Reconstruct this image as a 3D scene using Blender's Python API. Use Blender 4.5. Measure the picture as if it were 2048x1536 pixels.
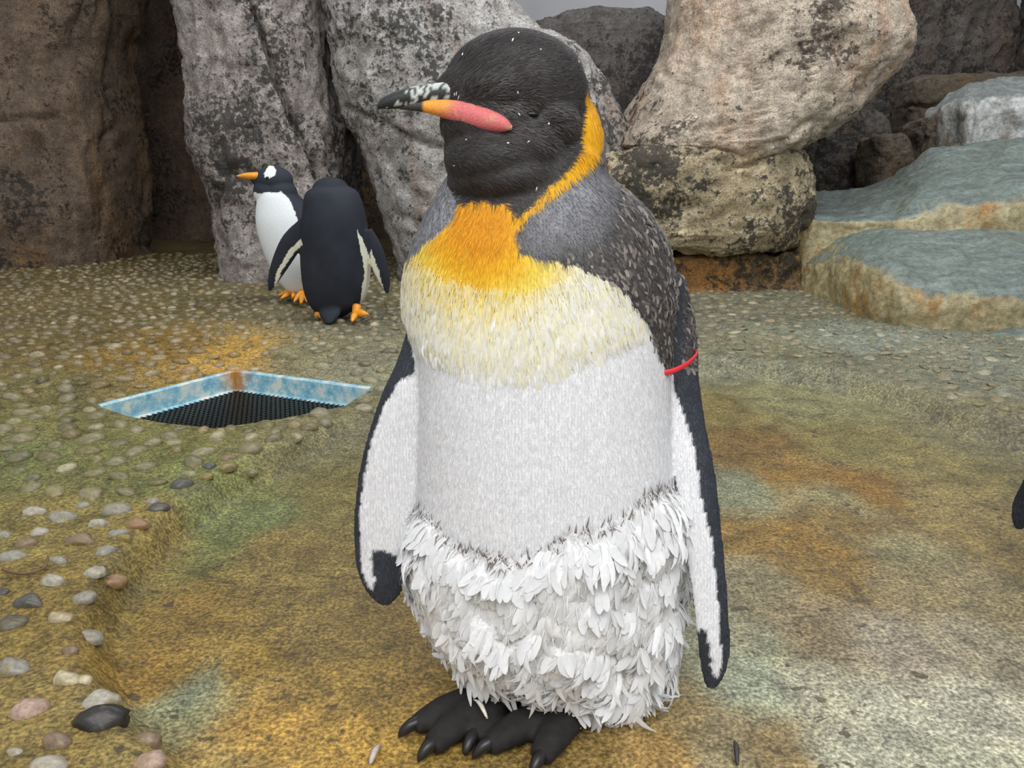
import bpy, bmesh, math, random
import numpy as np
from mathutils import Vector, Matrix
from mathutils.bvhtree import BVHTree

random.seed(7)
RNG = np.random.default_rng(11)
for o in list(bpy.data.objects):
    bpy.data.objects.remove(o, do_unlink=True)
C = bpy.context.scene.collection
scn = bpy.context.scene

# ------------------------------------------------------------------ camera
FPX, CAMZ, HORIZON = 1538.0, 0.73, 318.0
PITCH = math.atan((768 - HORIZON) / FPX)
CP, SP = math.cos(PITCH), math.sin(PITCH)
cam_d = bpy.data.cameras.new('camera')
cam = bpy.data.objects.new('camera', cam_d)
C.objects.link(cam)
cam.location = (0, 0, CAMZ)
cam.rotation_euler = (math.pi / 2 - PITCH, 0, 0)
cam_d.sensor_width = 36.0
cam_d.lens = FPX / 2048 * 36.0
cam_d.clip_start = 0.02
scn.camera = cam

# ------------------------------------------------------------------ world, lamps, exposure
world = bpy.data.worlds.new('world')
scn.world = world
world.use_nodes = True
bgn = world.node_tree.nodes['Background']
bgn.inputs[0].default_value = (0.90, 0.94, 1.0, 1)
bgn.inputs[1].default_value = 0.62


def area_light(name, loc, target, sx, sy, energy, col):
    l = bpy.data.lights.new(name, 'AREA')
    l.shape = 'RECTANGLE'
    l.size, l.size_y, l.energy, l.color = sx, sy, energy, col
    o = bpy.data.objects.new(name, l)
    C.objects.link(o)
    o.location = loc
    o.rotation_euler = (Vector(target) - Vector(loc)).to_track_quat('-Z', 'Y').to_euler()
    return o


# the enclosure's ceiling lighting, above and in front of the frame
area_light('ceiling_lamp_front_offscreen', (0.0, -1.3, 3.1), (0.1, 1.1, 0.3), 3.2, 1.6, 92, (1.0, 0.99, 0.97))
area_light('ceiling_lamp_rocks_offscreen', (0.6, 3.0, 3.1), (0.6, 4.2, 0.8), 4.6, 0.5, 85, (0.93, 0.96, 1.0))

scn.view_settings.view_transform = 'Standard'
scn.view_settings.look = 'None'
scn.view_settings.gamma = 1.0
scn.view_settings.use_curve_mapping = False
scn.view_settings.exposure = 0.14


# ------------------------------------------------------------------ pixel geometry
def ray(px, py):
    u = (px - 1024.0) / FPX
    v = (768.0 - py) / FPX
    return np.array([u, CP + v * SP, -SP + v * CP])


def at(px, py, Y):
    d = ray(px, py)
    t = Y / d[1]
    return np.array([d[0] * t, Y, CAMZ + d[2] * t])


def on_z(px, py, z=0.0):
    d = ray(px, py)
    t = (z - CAMZ) / d[2]
    return np.array([d[0] * t, d[1] * t, z])


def project(V):
    V = np.asarray(V, float)
    x, y, z = V[:, 0], V[:, 1], V[:, 2] - CAMZ
    dep = y * CP - z * SP
    dep = np.maximum(dep, 1e-3)
    return 1024 + FPX * x / dep, 768 - FPX * (y * SP + z * CP) / dep


def px_to_x(px, Y, z):
    dep = Y * CP - (z - CAMZ) * SP
    return (px - 1024.0) / FPX * dep


# ------------------------------------------------------------------ numeric helpers
def srgb(r, g, b):
    c = np.array([r, g, b], float) / 255.0
    return np.where(c <= 0.04045, c / 12.92, ((c + 0.055) / 1.055) ** 2.4)


def S4(r, g, b):
    c = srgb(r, g, b)
    return (float(c[0]), float(c[1]), float(c[2]), 1.0)


def _hash(ix, iy, iz, seed):
    h = (ix * 374761393 + iy * 668265263 + iz * 2147483647 + seed * 1274126177) & 0xFFFFFFFF
    h = ((h ^ (h >> 13)) * 1274126177) & 0xFFFFFFFF
    h = ((h ^ (h >> 16)) * 2246822519) & 0xFFFFFFFF
    return ((h ^ (h >> 15)) & 0xFFFFFF) / float(0xFFFFFF)


def vnoise(P, seed=0):
    P = np.asarray(P, float)
    I = np.floor(P).astype(np.int64)
    F = P - I
    F = F * F * (3 - 2 * F)
    r = 0
    for dx in (0, 1):
        wx = F[:, 0] if dx else 1 - F[:, 0]
        for dy in (0, 1):
            wy = F[:, 1] if dy else 1 - F[:, 1]
            for dz in (0, 1):
                wz = F[:, 2] if dz else 1 - F[:, 2]
                r = r + wx * wy * wz * _hash(I[:, 0] + dx, I[:, 1] + dy, I[:, 2] + dz, seed)
    return r * 2 - 1


def fbm(P, octaves=4, seed=0, gain=0.5):
    P = np.asarray(P, float)
    a, s, r = 1.0, 0.0, np.zeros(len(P))
    for k in range(octaves):
        r += a * vnoise(P * (2.03 ** k) + k * 17.3, seed + k)
        s += a
        a *= gain
    return r / s


def smooth(a, b, x):
    t = np.clip((x - a) / (b - a), 0, 1)
    return t * t * (3 - 2 * t)


def mixc(A, B, t):
    t = np.asarray(t)[:, None]
    return A * (1 - t) + B * t


def in_poly(x, y, poly):
    x, y = np.asarray(x), np.asarray(y)
    r = np.zeros(x.shape, bool)
    n = len(poly)
    for i in range(n):
        x0, y0 = poly[i]
        x1, y1 = poly[(i + 1) % n]
        c = ((y0 > y) != (y1 > y)) & (x < (x1 - x0) * (y - y0) / ((y1 - y0) if y1 != y0 else 1e-9) + x0)
        r ^= c
    return r


def dist_line(x, y, pts, closed=False):
    d = np.full(np.shape(x), 1e9)
    nx, ny = np.zeros(np.shape(x)), np.zeros(np.shape(x))
    n = len(pts)
    for i in range(n if closed else n - 1):
        x0, y0 = pts[i]
        x1, y1 = pts[(i + 1) % n]
        ex, ey = x1 - x0, y1 - y0
        t = np.clip(((x - x0) * ex + (y - y0) * ey) / (ex * ex + ey * ey + 1e-12), 0, 1)
        qx, qy = x0 + t * ex, y0 + t * ey
        dd = np.hypot(x - qx, y - qy)
        m = dd < d
        d = np.where(m, dd, d)
        nx = np.where(m, qx, nx)
        ny = np.where(m, qy, ny)
    return d, nx, ny


def sd_poly(x, y, poly):
    d, _, _ = dist_line(x, y, poly, True)
    return np.where(in_poly(x, y, poly), -d, d)


def catmull(A, n):
    A = np.asarray(A, float)
    m = len(A)
    t = np.linspace(0, m - 1, n)
    i = np.clip(np.floor(t).astype(int), 0, m - 2)
    f = (t - i)[:, None]
    p0 = A[np.maximum(i - 1, 0)]
    p1 = A[i]
    p2 = A[i + 1]
    p3 = A[np.minimum(i + 2, m - 1)]
    return 0.5 * (2 * p1 + (p2 - p0) * f + (2 * p0 - 5 * p1 + 4 * p2 - p3) * f ** 2 + (3 * p1 - p0 - 3 * p2 + p3) * f ** 3)


# ------------------------------------------------------------------ mesh helpers
def make_mesh(name, V, F, mat=None, col=None, smooth_shade=True, normals=None):
    me = bpy.data.meshes.new(name)
    if isinstance(F, np.ndarray):
        k = F.shape[1]
        nf = len(F)
        me.vertices.add(len(V))
        me.vertices.foreach_set('co', np.ascontiguousarray(V, dtype=np.float32).ravel())
        me.loops.add(nf * k)
        me.loops.foreach_set('vertex_index', np.ascontiguousarray(F, dtype=np.int32).ravel())
        me.polygons.add(nf)
        me.polygons.foreach_set('loop_start', np.arange(0, nf * k, k, dtype=np.int32))
        me.update(calc_edges=True)
        me.validate()
    else:
        me.from_pydata([tuple(v) for v in V], [], [tuple(f) for f in F])
        me.update()
    if col is not None:
        a = me.color_attributes.new('Col', 'FLOAT_COLOR', 'POINT')
        c4 = np.ones((len(V), 4), np.float32)
        c4[:, :3] = np.clip(col, 0, 1)
        a.data.foreach_set('color', c4.ravel())
    me.polygons.foreach_set('use_smooth', np.full(len(me.polygons), smooth_shade))
    if normals is not None:
        me.normals_split_custom_set_from_vertices(np.asarray(normals, float).tolist())
    if mat is not None:
        me.materials.append(mat)
    return me


def add_obj(name, me, parent=None, loc=None):
    o = bpy.data.objects.new(name, me)
    C.objects.link(o)
    if parent is not None:
        o.parent = parent
    if loc is not None:
        o.location = loc
    return o


def tag(o, label, cat, group=None, kind=None):
    if label:
        o['label'] = label
    if cat:
        o['category'] = cat
    if group:
        o['group'] = group
    if kind:
        o['kind'] = kind
    return o


def world_obj(name, V, F, mat, col=None, parent_loc=None, parent=None, smooth_shade=True, normals=None):
    """V in world coordinates; a top-level mesh gets its origin at its base, a part is put under its parent"""
    V = np.asarray(V, float)
    if parent is not None:
        off = np.array(parent.location)
        o = add_obj(name, make_mesh(name, V - off, F, mat, col, smooth_shade, normals), parent)
    else:
        base = np.array([(V[:, 0].min() + V[:, 0].max()) / 2, (V[:, 1].min() + V[:, 1].max()) / 2, V[:, 2].min()])
        o = add_obj(name, make_mesh(name, V - base, F, mat, col, smooth_shade, normals), None, base)
    return o


def empty(name, loc):
    o = bpy.data.objects.new(name, None)
    o.empty_display_size = 0.1
    C.objects.link(o)
    o.location = loc
    return o


def orient(V, F):
    """flip quads/tris so that the closed surface points outward"""
    vol = 0.0
    for f in (F if isinstance(F, list) else F.tolist()):
        a = V[f[0]]
        for k in range(1, len(f) - 1):
            vol += np.dot(a, np.cross(V[f[k]], V[f[k + 1]]))
    if vol < 0:
        return [tuple(reversed(f)) for f in F]
    return [tuple(f) for f in F]


def loft(sections, nu, nv, expo=2.0):
    """sections: rows of (cx, cy, z, hx, hy) -> closed surface of superellipse rings"""
    R = catmull(sections, nv)
    th = np.linspace(0, 2 * math.pi, nu, endpoint=False)
    c, s = np.cos(th), np.sin(th)
    ce = np.sign(c) * np.abs(c) ** (2 / expo)
    se = np.sign(s) * np.abs(s) ** (2 / expo)
    V = np.zeros((nv, nu, 3))
    V[:, :, 0] = R[:, 0:1] + np.maximum(R[:, 3:4], 1e-3) * ce[None]
    V[:, :, 1] = R[:, 1:2] + np.maximum(R[:, 4:5], 1e-3) * se[None]
    V[:, :, 2] = R[:, 2:3]
    V = V.reshape(-1, 3)
    F = []
    for j in range(nv - 1):
        for i in range(nu):
            F.append((j * nu + i, j * nu + (i + 1) % nu, (j + 1) * nu + (i + 1) % nu, (j + 1) * nu + i))
    top = len(V)
    V = np.vstack([V, V[:nu].mean(0)[None], V[-nu:].mean(0)[None]])
    for i in range(nu):
        F.append((top, (i + 1) % nu, i))
        F.append((top + 1, (nv - 1) * nu + i, (nv - 1) * nu + (i + 1) % nu))
    return V, orient(V, F)


def ellipsoid(c, r, nu=28, nv=18, rot=None):
    V, F = [], []
    for j in range(nv + 1):
        ph = math.pi * j / nv
        for i in range(nu):
            t = 2 * math.pi * i / nu
            V.append((math.sin(ph) * math.cos(t), math.sin(ph) * math.sin(t), math.cos(ph)))
    V = np.array(V) * np.array(r)
    if rot is not None:
        V = V @ np.array(Matrix.Rotation(rot[1], 3, rot[0])).T
    V = V + np.array(c)
    for j in range(nv):
        for i in range(nu):
            F.append((j * nu + i, j * nu + (i + 1) % nu, (j + 1) * nu + (i + 1) % nu, (j + 1) * nu + i))
    return V, orient(V, F)


def tube(path, radii, nu=12, n=None, flat=1.0, up=(0, 0, 1)):
    """closed tapered tube through points; flat scales the section along 'up'"""
    n = n or (len(path) - 1) * 5 + 1
    P = catmull(path, n)
    R = np.maximum(catmull(np.array(radii, float)[:, None], n)[:, 0], 2e-4)
    T = np.gradient(P, axis=0)
    T /= np.linalg.norm(T, axis=1)[:, None] + 1e-12
    U = np.array(up, float)[None] - (T @ np.array(up, float))[:, None] * T
    U /= np.linalg.norm(U, axis=1)[:, None] + 1e-12
    W = np.cross(T, U)
    th = np.linspace(0, 2 * math.pi, nu, endpoint=False)
    V = P[:, None] + R[:, None, None] * (np.cos(th)[None, :, None] * W[:, None] + flat * np.sin(th)[None, :, None] * U[:, None])
    V = V.reshape(-1, 3)
    F = []
    for j in range(n - 1):
        for i in range(nu):
            F.append((j * nu + i, j * nu + (i + 1) % nu, (j + 1) * nu + (i + 1) % nu, (j + 1) * nu + i))
    F.append(tuple(range(nu)))
    F.append(tuple(reversed(range((n - 1) * nu, n * nu))))
    return V, orient(V, F)


def join(parts):
    Vs, Fs, o = [], [], 0
    for V, F in parts:
        Vs.append(V)
        Fs += [tuple(i + o for i in f) for f in F]
        o += len(V)
    return np.vstack(Vs), Fs


def remesh(parts, voxel, iters=3):
    V, F = join(parts)
    me = bpy.data.meshes.new('tmp')
    me.from_pydata([tuple(v) for v in V], [], F)
    o = bpy.data.objects.new('tmp', me)
    C.objects.link(o)
    m = o.modifiers.new('r', 'REMESH')
    m.mode = 'VOXEL'
    m.voxel_size = voxel
    s = o.modifiers.new('s', 'SMOOTH')
    s.iterations = iters
    s.factor = 0.5
    ev = o.evaluated_get(bpy.context.evaluated_depsgraph_get())
    em = ev.to_mesh()
    n = len(em.vertices)
    RV = np.zeros(n * 3, np.float32)
    em.vertices.foreach_get('co', RV)
    RN = np.zeros(n * 3, np.float32)
    em.vertices.foreach_get('normal', RN)
    nf = len(em.polygons)
    L = np.zeros(len(em.loops), np.int32)
    em.loops.foreach_get('vertex_index', L)
    tot = np.zeros(nf, np.int32)
    em.polygons.foreach_get('loop_total', tot)
    ev.to_mesh_clear()
    bpy.data.objects.remove(o, do_unlink=True)
    bpy.data.meshes.remove(me)
    assert (tot == 4).all()
    return RV.reshape(-1, 3).astype(float), L.reshape(-1, 4), RN.reshape(-1, 3).astype(float)


def vert_normals(V, F):
    a, b, c, d = V[F[:, 0]], V[F[:, 1]], V[F[:, 2]], V[F[:, 3]]
    fn = np.cross(c - a, d - b)
    N = np.zeros_like(V)
    for k in range(4):
        np.add.at(N, F[:, k], fn)
    return N / (np.linalg.norm(N, axis=1)[:, None] + 1e-12)


# ------------------------------------------------------------------ materials
def new_mat(name):
    m = bpy.data.materials.new(name)
    m.use_nodes = True
    nt = m.node_tree
    return m, nt, nt.nodes['Principled BSDF']


def N_(nt, t, **kw):
    n = nt.nodes.new(t)
    for k, v in kw.items():
        setattr(n, k, v)
    return n


def noise_node(nt, vec, scale, detail=5, rough=0.55, dist=0.0):
    n = N_(nt, 'ShaderNodeTexNoise')
    n.inputs['Scale'].default_value = scale
    n.inputs['Detail'].default_value = detail
    n.inputs['Roughness'].default_value = rough
    n.inputs['Distortion'].default_value = dist
    nt.links.new(vec, n.inputs['Vector'])
    return n.outputs['Fac']


def ramp(nt, fac, stops):
    r = N_(nt, 'ShaderNodeValToRGB')
    e = r.color_ramp.elements
    while len(e) < len(stops):
        e.new(0.5)
    for k, (p, c) in enumerate(stops):
        e[k].position = p
        e[k].color = c if len(c) == 4 else (*c, 1)
    nt.links.new(fac, r.inputs[0])
    return r.outputs[0]


def mix(nt, fac, a, b, mode='MIX'):
    m = N_(nt, 'ShaderNodeMix', data_type='RGBA', blend_type=mode)
    for sock, v in ((m.inputs[0], fac), (m.inputs[6], a), (m.inputs[7], b)):
        if isinstance(v, (int, float)):
            sock.default_value = v
        elif isinstance(v, tuple):
            sock.default_value = v
        else:
            nt.links.new(v, sock)
    return m.outputs[2]


def bump(nt, h, strength, dist, prev=None):
    b = N_(nt, 'ShaderNodeBump')
    b.inputs['Strength'].default_value = strength
    b.inputs['Distance'].default_value = dist
    nt.links.new(h, b.inputs['Height'])
    if prev is not None:
        nt.links.new(prev, b.inputs['Normal'])
    return b.outputs['Normal']


def wpos(nt, scale=(1, 1, 1)):
    g = N_(nt, 'ShaderNodeNewGeometry')
    m = N_(nt, 'ShaderNodeMapping')
    m.inputs['Scale'].default_value = scale
    nt.links.new(g.outputs['Position'], m.inputs['Vector'])
    return m.outputs['Vector']


def opos(nt, scale=(1, 1, 1)):
    g = N_(nt, 'ShaderNodeTexCoord')
    m = N_(nt, 'ShaderNodeMapping')
    m.inputs['Scale'].default_value = scale
    nt.links.new(g.outputs['Object'], m.inputs['Vector'])
    return m.outputs['Vector']


def plain_mat(name, rgb, rough=0.5, vary=0.25, scale=60, bump_s=0.2, bump_d=0.002, spec=0.5):
    m, nt, b = new_mat(name)
    v = opos(nt)
    f = noise_node(nt, v, scale)
    c = np.array(S4(*rgb)[:3])
    nt.links.new(ramp(nt, f, [(0.3, tuple(c * (1 - vary))), (0.7, tuple(np.minimum(c * (1 + vary), 1)))]), b.inputs['Base Color'])
    b.inputs['Roughness'].default_value = rough
    b.inputs['Specular IOR Level'].default_value = spec
    nt.links.new(bump(nt, f, bump_s, bump_d), b.inputs['Normal'])
    return m


def attr_mat(name, rough=0.6, spec=0.3, vary=0.12, scale=300, bump_s=0.2, bump_d=0.001, sheen=0.0, trans=0.0):
    m, nt, b = new_mat(name)
    a = N_(nt, 'ShaderNodeAttribute', attribute_name='Col')
    f = noise_node(nt, opos(nt), scale, 3)
    g = ramp(nt, f, [(0.25, (1 - vary,) * 3), (0.75, (1 + vary,) * 3)])
    out = mix(nt, 1.0, a.outputs['Color'], g, 'MULTIPLY')
    nt.links.new(out, b.inputs['Base Color'])
    b.inputs['Roughness'].default_value = rough
    b.inputs['Specular IOR Level'].default_value = spec
    b.inputs['Sheen Weight'].default_value = sheen
    if bump_s:
        nt.links.new(bump(nt, f, bump_s, bump_d), b.inputs['Normal'])
    if trans > 0:
        t = N_(nt, 'ShaderNodeBsdfTranslucent')
        nt.links.new(out, t.inputs['Color'])
        ms = N_(nt, 'ShaderNodeMixShader')
        ms.inputs[0].default_value = trans
        nt.links.new(b.outputs[0], ms.inputs[1])
        nt.links.new(t.outputs[0], ms.inputs[2])
        nt.links.new(ms.outputs[0], nt.nodes['Material Output'].inputs[0])
    return m


def rock_mat(name, light, mid, dark, speck, stain=None, stain_bias=0.5, speck_bias=0.5, z_lo=0.0, z_hi=0.0, streak=0.3, rough=0.75, scale=1.0):
    """weathered rock: large blotches, vertical run-off streaks, dark mottled growth in patches"""
    m, nt, b = new_mat(name)
    p = wpos(nt)
    pv = wpos(nt, (1, 1, 0.16))
    big = noise_node(nt, p, 2.1 * scale, 6, 0.6, 0.3)
    med = noise_node(nt, p, 9 * scale, 7, 0.65, 0.2)
    fine = noise_node(nt, p, 38 * scale, 6, 0.7)
    grit = noise_node(nt, p, 120 * scale, 4, 0.7)
    strk = noise_node(nt, pv, 9 * scale, 5, 0.6)
    col = ramp(nt, med, [(0.32, S4(*mid)), (0.62, S4(*light))])
    col = mix(nt, ramp(nt, big, [(0.42, (0, 0, 0)), (0.62, (1, 1, 1))]), col, mix(nt, med, S4(*mid), S4(*light)))
    col = mix(nt, ramp(nt, strk, [(0.45, (0, 0, 0)), (0.68, (streak,) * 3)]), col, S4(*dark))
    if stain is not None:
        s = noise_node(nt, pv, 3.3 * scale, 5, 0.65, 0.4)
        col = mix(nt, ramp(nt, s, [(stain_bias, (0, 0, 0)), (stain_bias + 0.14, (0.8,) * 3)]), col, S4(*stain))
    # growth mask = fine speckle + blotches + large patches
    patch = noise_node(nt, p, 1.3 * scale, 3, 0.5, 0.6)

    def add(a, b_, op='ADD'):
        n = N_(nt, 'ShaderNodeMath', operation=op)
        for s_, v_ in zip(n.inputs, (a, b_)):
            if isinstance(v_, (int, float)):
                s_.default_value = v_
            else:
                nt.links.new(v_, s_)
        return n.outputs[0]
    msk = add(add(add(fine, 0.55, 'MULTIPLY'), add(med, 0.45, 'MULTIPLY')), add(add(patch, -0.5), 0.45, 'MULTIPLY'))
    col = mix(nt, ramp(nt, msk, [(speck_bias, (0, 0, 0)), (speck_bias + 0.06, (0.92,) * 3)]), col, S4(*speck))
    gr = ramp(nt, grit, [(0.34, (0.55,) * 3), (0.5, (0.98,) * 3), (0.64, (1.3,) * 3)])
    spk = noise_node(nt, p, 62 * scale, 5, 0.75)
    col = mix(nt, ramp(nt, spk, [(0.58, (0, 0, 0)), (0.66, (0.6,) * 3)]), col, S4(*speck))
    col = mix(nt, 1.0, col, ramp(nt, noise_node(nt, p, 17 * scale, 6, 0.7), [(0.34, (0.66,) * 3), (0.64, (1.22,) * 3)]), 'MULTIPLY')
    col = mix(nt, 1.0, col, gr, 'MULTIPLY')
    nt.links.new(col, b.inputs['Base Color'])
    b.inputs['Roughness'].default_value = rough
    n1 = bump(nt, med, 0.7, 0.05)
    n2 = bump(nt, fine, 0.75, 0.018, n1)
    n3 = bump(nt, grit, 0.5, 0.004, n2)
    nt.links.new(n3, b.inputs['Normal'])
    return m


# ================================================================== FLOOR
BASIN_PX = [(470, 1640), (380, 1536), (290, 1450), (246, 1370), (236, 1290), (262, 1210), (330, 1130), (400, 1060), (480, 1000), (560, 955),
            (650, 905), (760, 850), (880, 800), (1050, 765), (1250, 750), (1420, 752), (1560, 765), (1700, 790), (1820, 830), (1930, 872),
            (2048, 905), (2300, 960), (2700, 1100)]
BASIN = [tuple(on_z(px, py, 0.0)[:2]) for px, py in BASIN_PX] + [(2.2, 0.6), (2.2, -0.9), (-0.25, -0.9), (-0.30, 0.3)]
HOLE_PX = [(198, 813), (470, 743), (742, 778), (690, 812), (560, 838), (430, 857), (320, 845), (255, 832)]
HOLE = [tuple(on_z(px, py, 0.045)[:2]) for px, py in HOLE_PX]


def floor_z(x, y):
    x = np.asarray(x, float)
    y = np.asarray(y, float)
    d = sd_poly(x, y, BASIN)
    P = np.stack([x, y, np.zeros_like(x)], 1)
    h = 0.062 * smooth(-0.005, 0.055, d) + 0.008 * smooth(0.08, 0.5, d)
    bank = smooth(0.02, 0.2, d)
    h = h + bank * (0.014 * fbm(P * 2.6, 3, 5) + 0.009 * fbm(P * 11, 3, 8))
    h = h + (1 - bank) * 0.0022 * fbm(P * 5, 3, 9)
    # floor stays level round the drain
    dh = sd_poly(x, y, HOLE)
    h = np.where(dh < 0.25, h + (0.045 - h) * smooth(0.25, 0.03, dh), h)
    return h


def ground(px, py):
    z = 0.02
    for _ in range(7):
        p = on_z(px, py, z)
        z = float(floor_z([p[0]], [p[1]])[0])
    return np.array([p[0], p[1], z])


# colour of the floor, blended between spots read off the photograph (px, py, r, g, b)
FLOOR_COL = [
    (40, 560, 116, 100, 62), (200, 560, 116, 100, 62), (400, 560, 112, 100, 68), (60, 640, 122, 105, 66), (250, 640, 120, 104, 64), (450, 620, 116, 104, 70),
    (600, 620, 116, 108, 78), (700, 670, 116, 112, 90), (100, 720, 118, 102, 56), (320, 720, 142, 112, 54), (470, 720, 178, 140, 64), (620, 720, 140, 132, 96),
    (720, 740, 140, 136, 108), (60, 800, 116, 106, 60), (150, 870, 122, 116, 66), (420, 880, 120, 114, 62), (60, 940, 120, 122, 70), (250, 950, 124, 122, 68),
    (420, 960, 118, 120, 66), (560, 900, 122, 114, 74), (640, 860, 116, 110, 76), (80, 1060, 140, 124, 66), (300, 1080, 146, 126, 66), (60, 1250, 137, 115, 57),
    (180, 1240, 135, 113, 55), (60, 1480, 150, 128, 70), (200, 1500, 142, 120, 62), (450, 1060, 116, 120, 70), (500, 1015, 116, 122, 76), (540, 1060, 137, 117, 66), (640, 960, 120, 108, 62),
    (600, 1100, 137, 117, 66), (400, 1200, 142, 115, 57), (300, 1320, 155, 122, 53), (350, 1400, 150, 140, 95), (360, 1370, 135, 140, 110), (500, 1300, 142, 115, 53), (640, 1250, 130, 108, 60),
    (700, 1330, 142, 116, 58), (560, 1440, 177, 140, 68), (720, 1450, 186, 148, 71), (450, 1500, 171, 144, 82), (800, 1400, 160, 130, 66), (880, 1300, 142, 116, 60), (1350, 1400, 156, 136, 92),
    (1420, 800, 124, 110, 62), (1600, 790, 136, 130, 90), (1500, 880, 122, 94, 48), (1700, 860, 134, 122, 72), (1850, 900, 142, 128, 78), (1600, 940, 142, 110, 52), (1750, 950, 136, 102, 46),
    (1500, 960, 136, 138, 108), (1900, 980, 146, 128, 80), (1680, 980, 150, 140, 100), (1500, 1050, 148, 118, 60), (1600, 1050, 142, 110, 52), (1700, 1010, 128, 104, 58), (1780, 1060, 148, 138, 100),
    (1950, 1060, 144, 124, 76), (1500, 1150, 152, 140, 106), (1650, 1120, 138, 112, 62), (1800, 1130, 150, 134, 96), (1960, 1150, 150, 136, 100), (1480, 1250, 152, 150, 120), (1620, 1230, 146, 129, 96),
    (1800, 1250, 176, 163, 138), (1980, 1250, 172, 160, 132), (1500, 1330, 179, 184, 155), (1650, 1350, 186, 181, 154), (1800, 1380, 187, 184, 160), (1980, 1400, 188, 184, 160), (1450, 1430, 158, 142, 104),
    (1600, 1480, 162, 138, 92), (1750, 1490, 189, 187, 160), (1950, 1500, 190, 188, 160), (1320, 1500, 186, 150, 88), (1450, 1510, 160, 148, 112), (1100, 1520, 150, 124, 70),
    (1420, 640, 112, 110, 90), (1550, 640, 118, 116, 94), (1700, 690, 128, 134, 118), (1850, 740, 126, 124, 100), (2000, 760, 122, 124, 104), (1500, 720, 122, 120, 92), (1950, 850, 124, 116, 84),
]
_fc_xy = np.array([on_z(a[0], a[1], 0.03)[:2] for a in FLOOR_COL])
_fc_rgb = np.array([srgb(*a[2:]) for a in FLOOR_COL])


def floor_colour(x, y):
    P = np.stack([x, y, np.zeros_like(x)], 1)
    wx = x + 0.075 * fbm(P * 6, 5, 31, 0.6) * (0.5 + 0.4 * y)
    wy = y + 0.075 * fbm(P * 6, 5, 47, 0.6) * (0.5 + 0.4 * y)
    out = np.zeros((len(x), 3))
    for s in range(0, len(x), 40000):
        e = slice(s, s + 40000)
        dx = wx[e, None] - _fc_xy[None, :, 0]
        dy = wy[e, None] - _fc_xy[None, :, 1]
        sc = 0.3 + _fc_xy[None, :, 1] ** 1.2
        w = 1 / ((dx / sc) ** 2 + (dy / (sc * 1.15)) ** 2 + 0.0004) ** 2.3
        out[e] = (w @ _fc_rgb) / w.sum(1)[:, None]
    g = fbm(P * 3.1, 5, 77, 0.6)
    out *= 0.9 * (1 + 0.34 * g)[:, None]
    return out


def floor_material():
    m, nt, b = new_mat('wet_concrete')
    a = N_(nt, 'ShaderNodeAttribute', attribute_name='Col')
    k = N_(nt, 'ShaderNodeAttribute', attribute_name='Basin')
    p = wpos(nt)
    n1 = noise_node(nt, p, 14, 8, 0.68, 0.5)
    n2 = noise_node(nt, p, 70, 6, 0.7)
    n3 = noise_node(nt, p, 260, 4, 0.6)
    vor = N_(nt, 'ShaderNodeTexVoronoi')
    vor.inputs['Scale'].default_value = 120
    nt.links.new(p, vor.inputs['Vector'])
    col = mix(nt, 1.0, a.outputs['Color'], ramp(nt, n1, [(0.3, (0.5,) * 3), (0.5, (0.98,) * 3), (0.7, (1.4, 1.38, 1.3))]), 'MULTIPLY')
    col = mix(nt, 1.0, col, ramp(nt, n2, [(0.3, (0.55,) * 3), (0.7, (1.4,) * 3)]), 'MULTIPLY')
    grn = noise_node(nt, p, 170, 3, 0.6, 0.2)
    col = mix(nt, 1.0, col, ramp(nt, grn, [(0.36, (0.5,) * 3), (0.5, (0.95,) * 3), (0.62, (1.5,) * 3)]), 'MULTIPLY')
    # scattered dark droppings and specks
    sp = noise_node(nt, wpos(nt, (1, 1.4, 1)), 33, 3, 0.55, 0.3)
    sp2 = noise_node(nt, p, 3.0, 2)
    spm = mix(nt, 1.0, ramp(nt, sp, [(0.615, (0, 0, 0)), (0.65, (0.8,) * 3)]), ramp(nt, sp2, [(0.42, (0, 0, 0)), (0.56, (1, 1, 1))]), 'MULTIPLY')
    col = mix(nt, spm, col, S4(70, 60, 44))
    nt.links.new(col, b.inputs['Base Color'])
    nt.links.new(ramp(nt, n1, [(0.3, (0.34,) * 3), (0.7, (0.62,) * 3)]), b.inputs['Roughness'])
    b.inputs['Specular IOR Level'].default_value = 0.45
    nb = bump(nt, n1, 0.25, 0.01)
    nb = bump(nt, n2, 0.4, 0.004, nb)
    inv = N_(nt, 'ShaderNodeMath', operation='SUBTRACT')
    inv.inputs[0].default_value = 1.0
    nt.links.new(vor.outputs['Distance'], inv.inputs[1])
    nb = bump(nt, grn, 0.55, 0.004, nb)
    nt.links.new(nb, b.inputs['Normal'])
    return m


M_FLOOR = floor_material()


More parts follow.
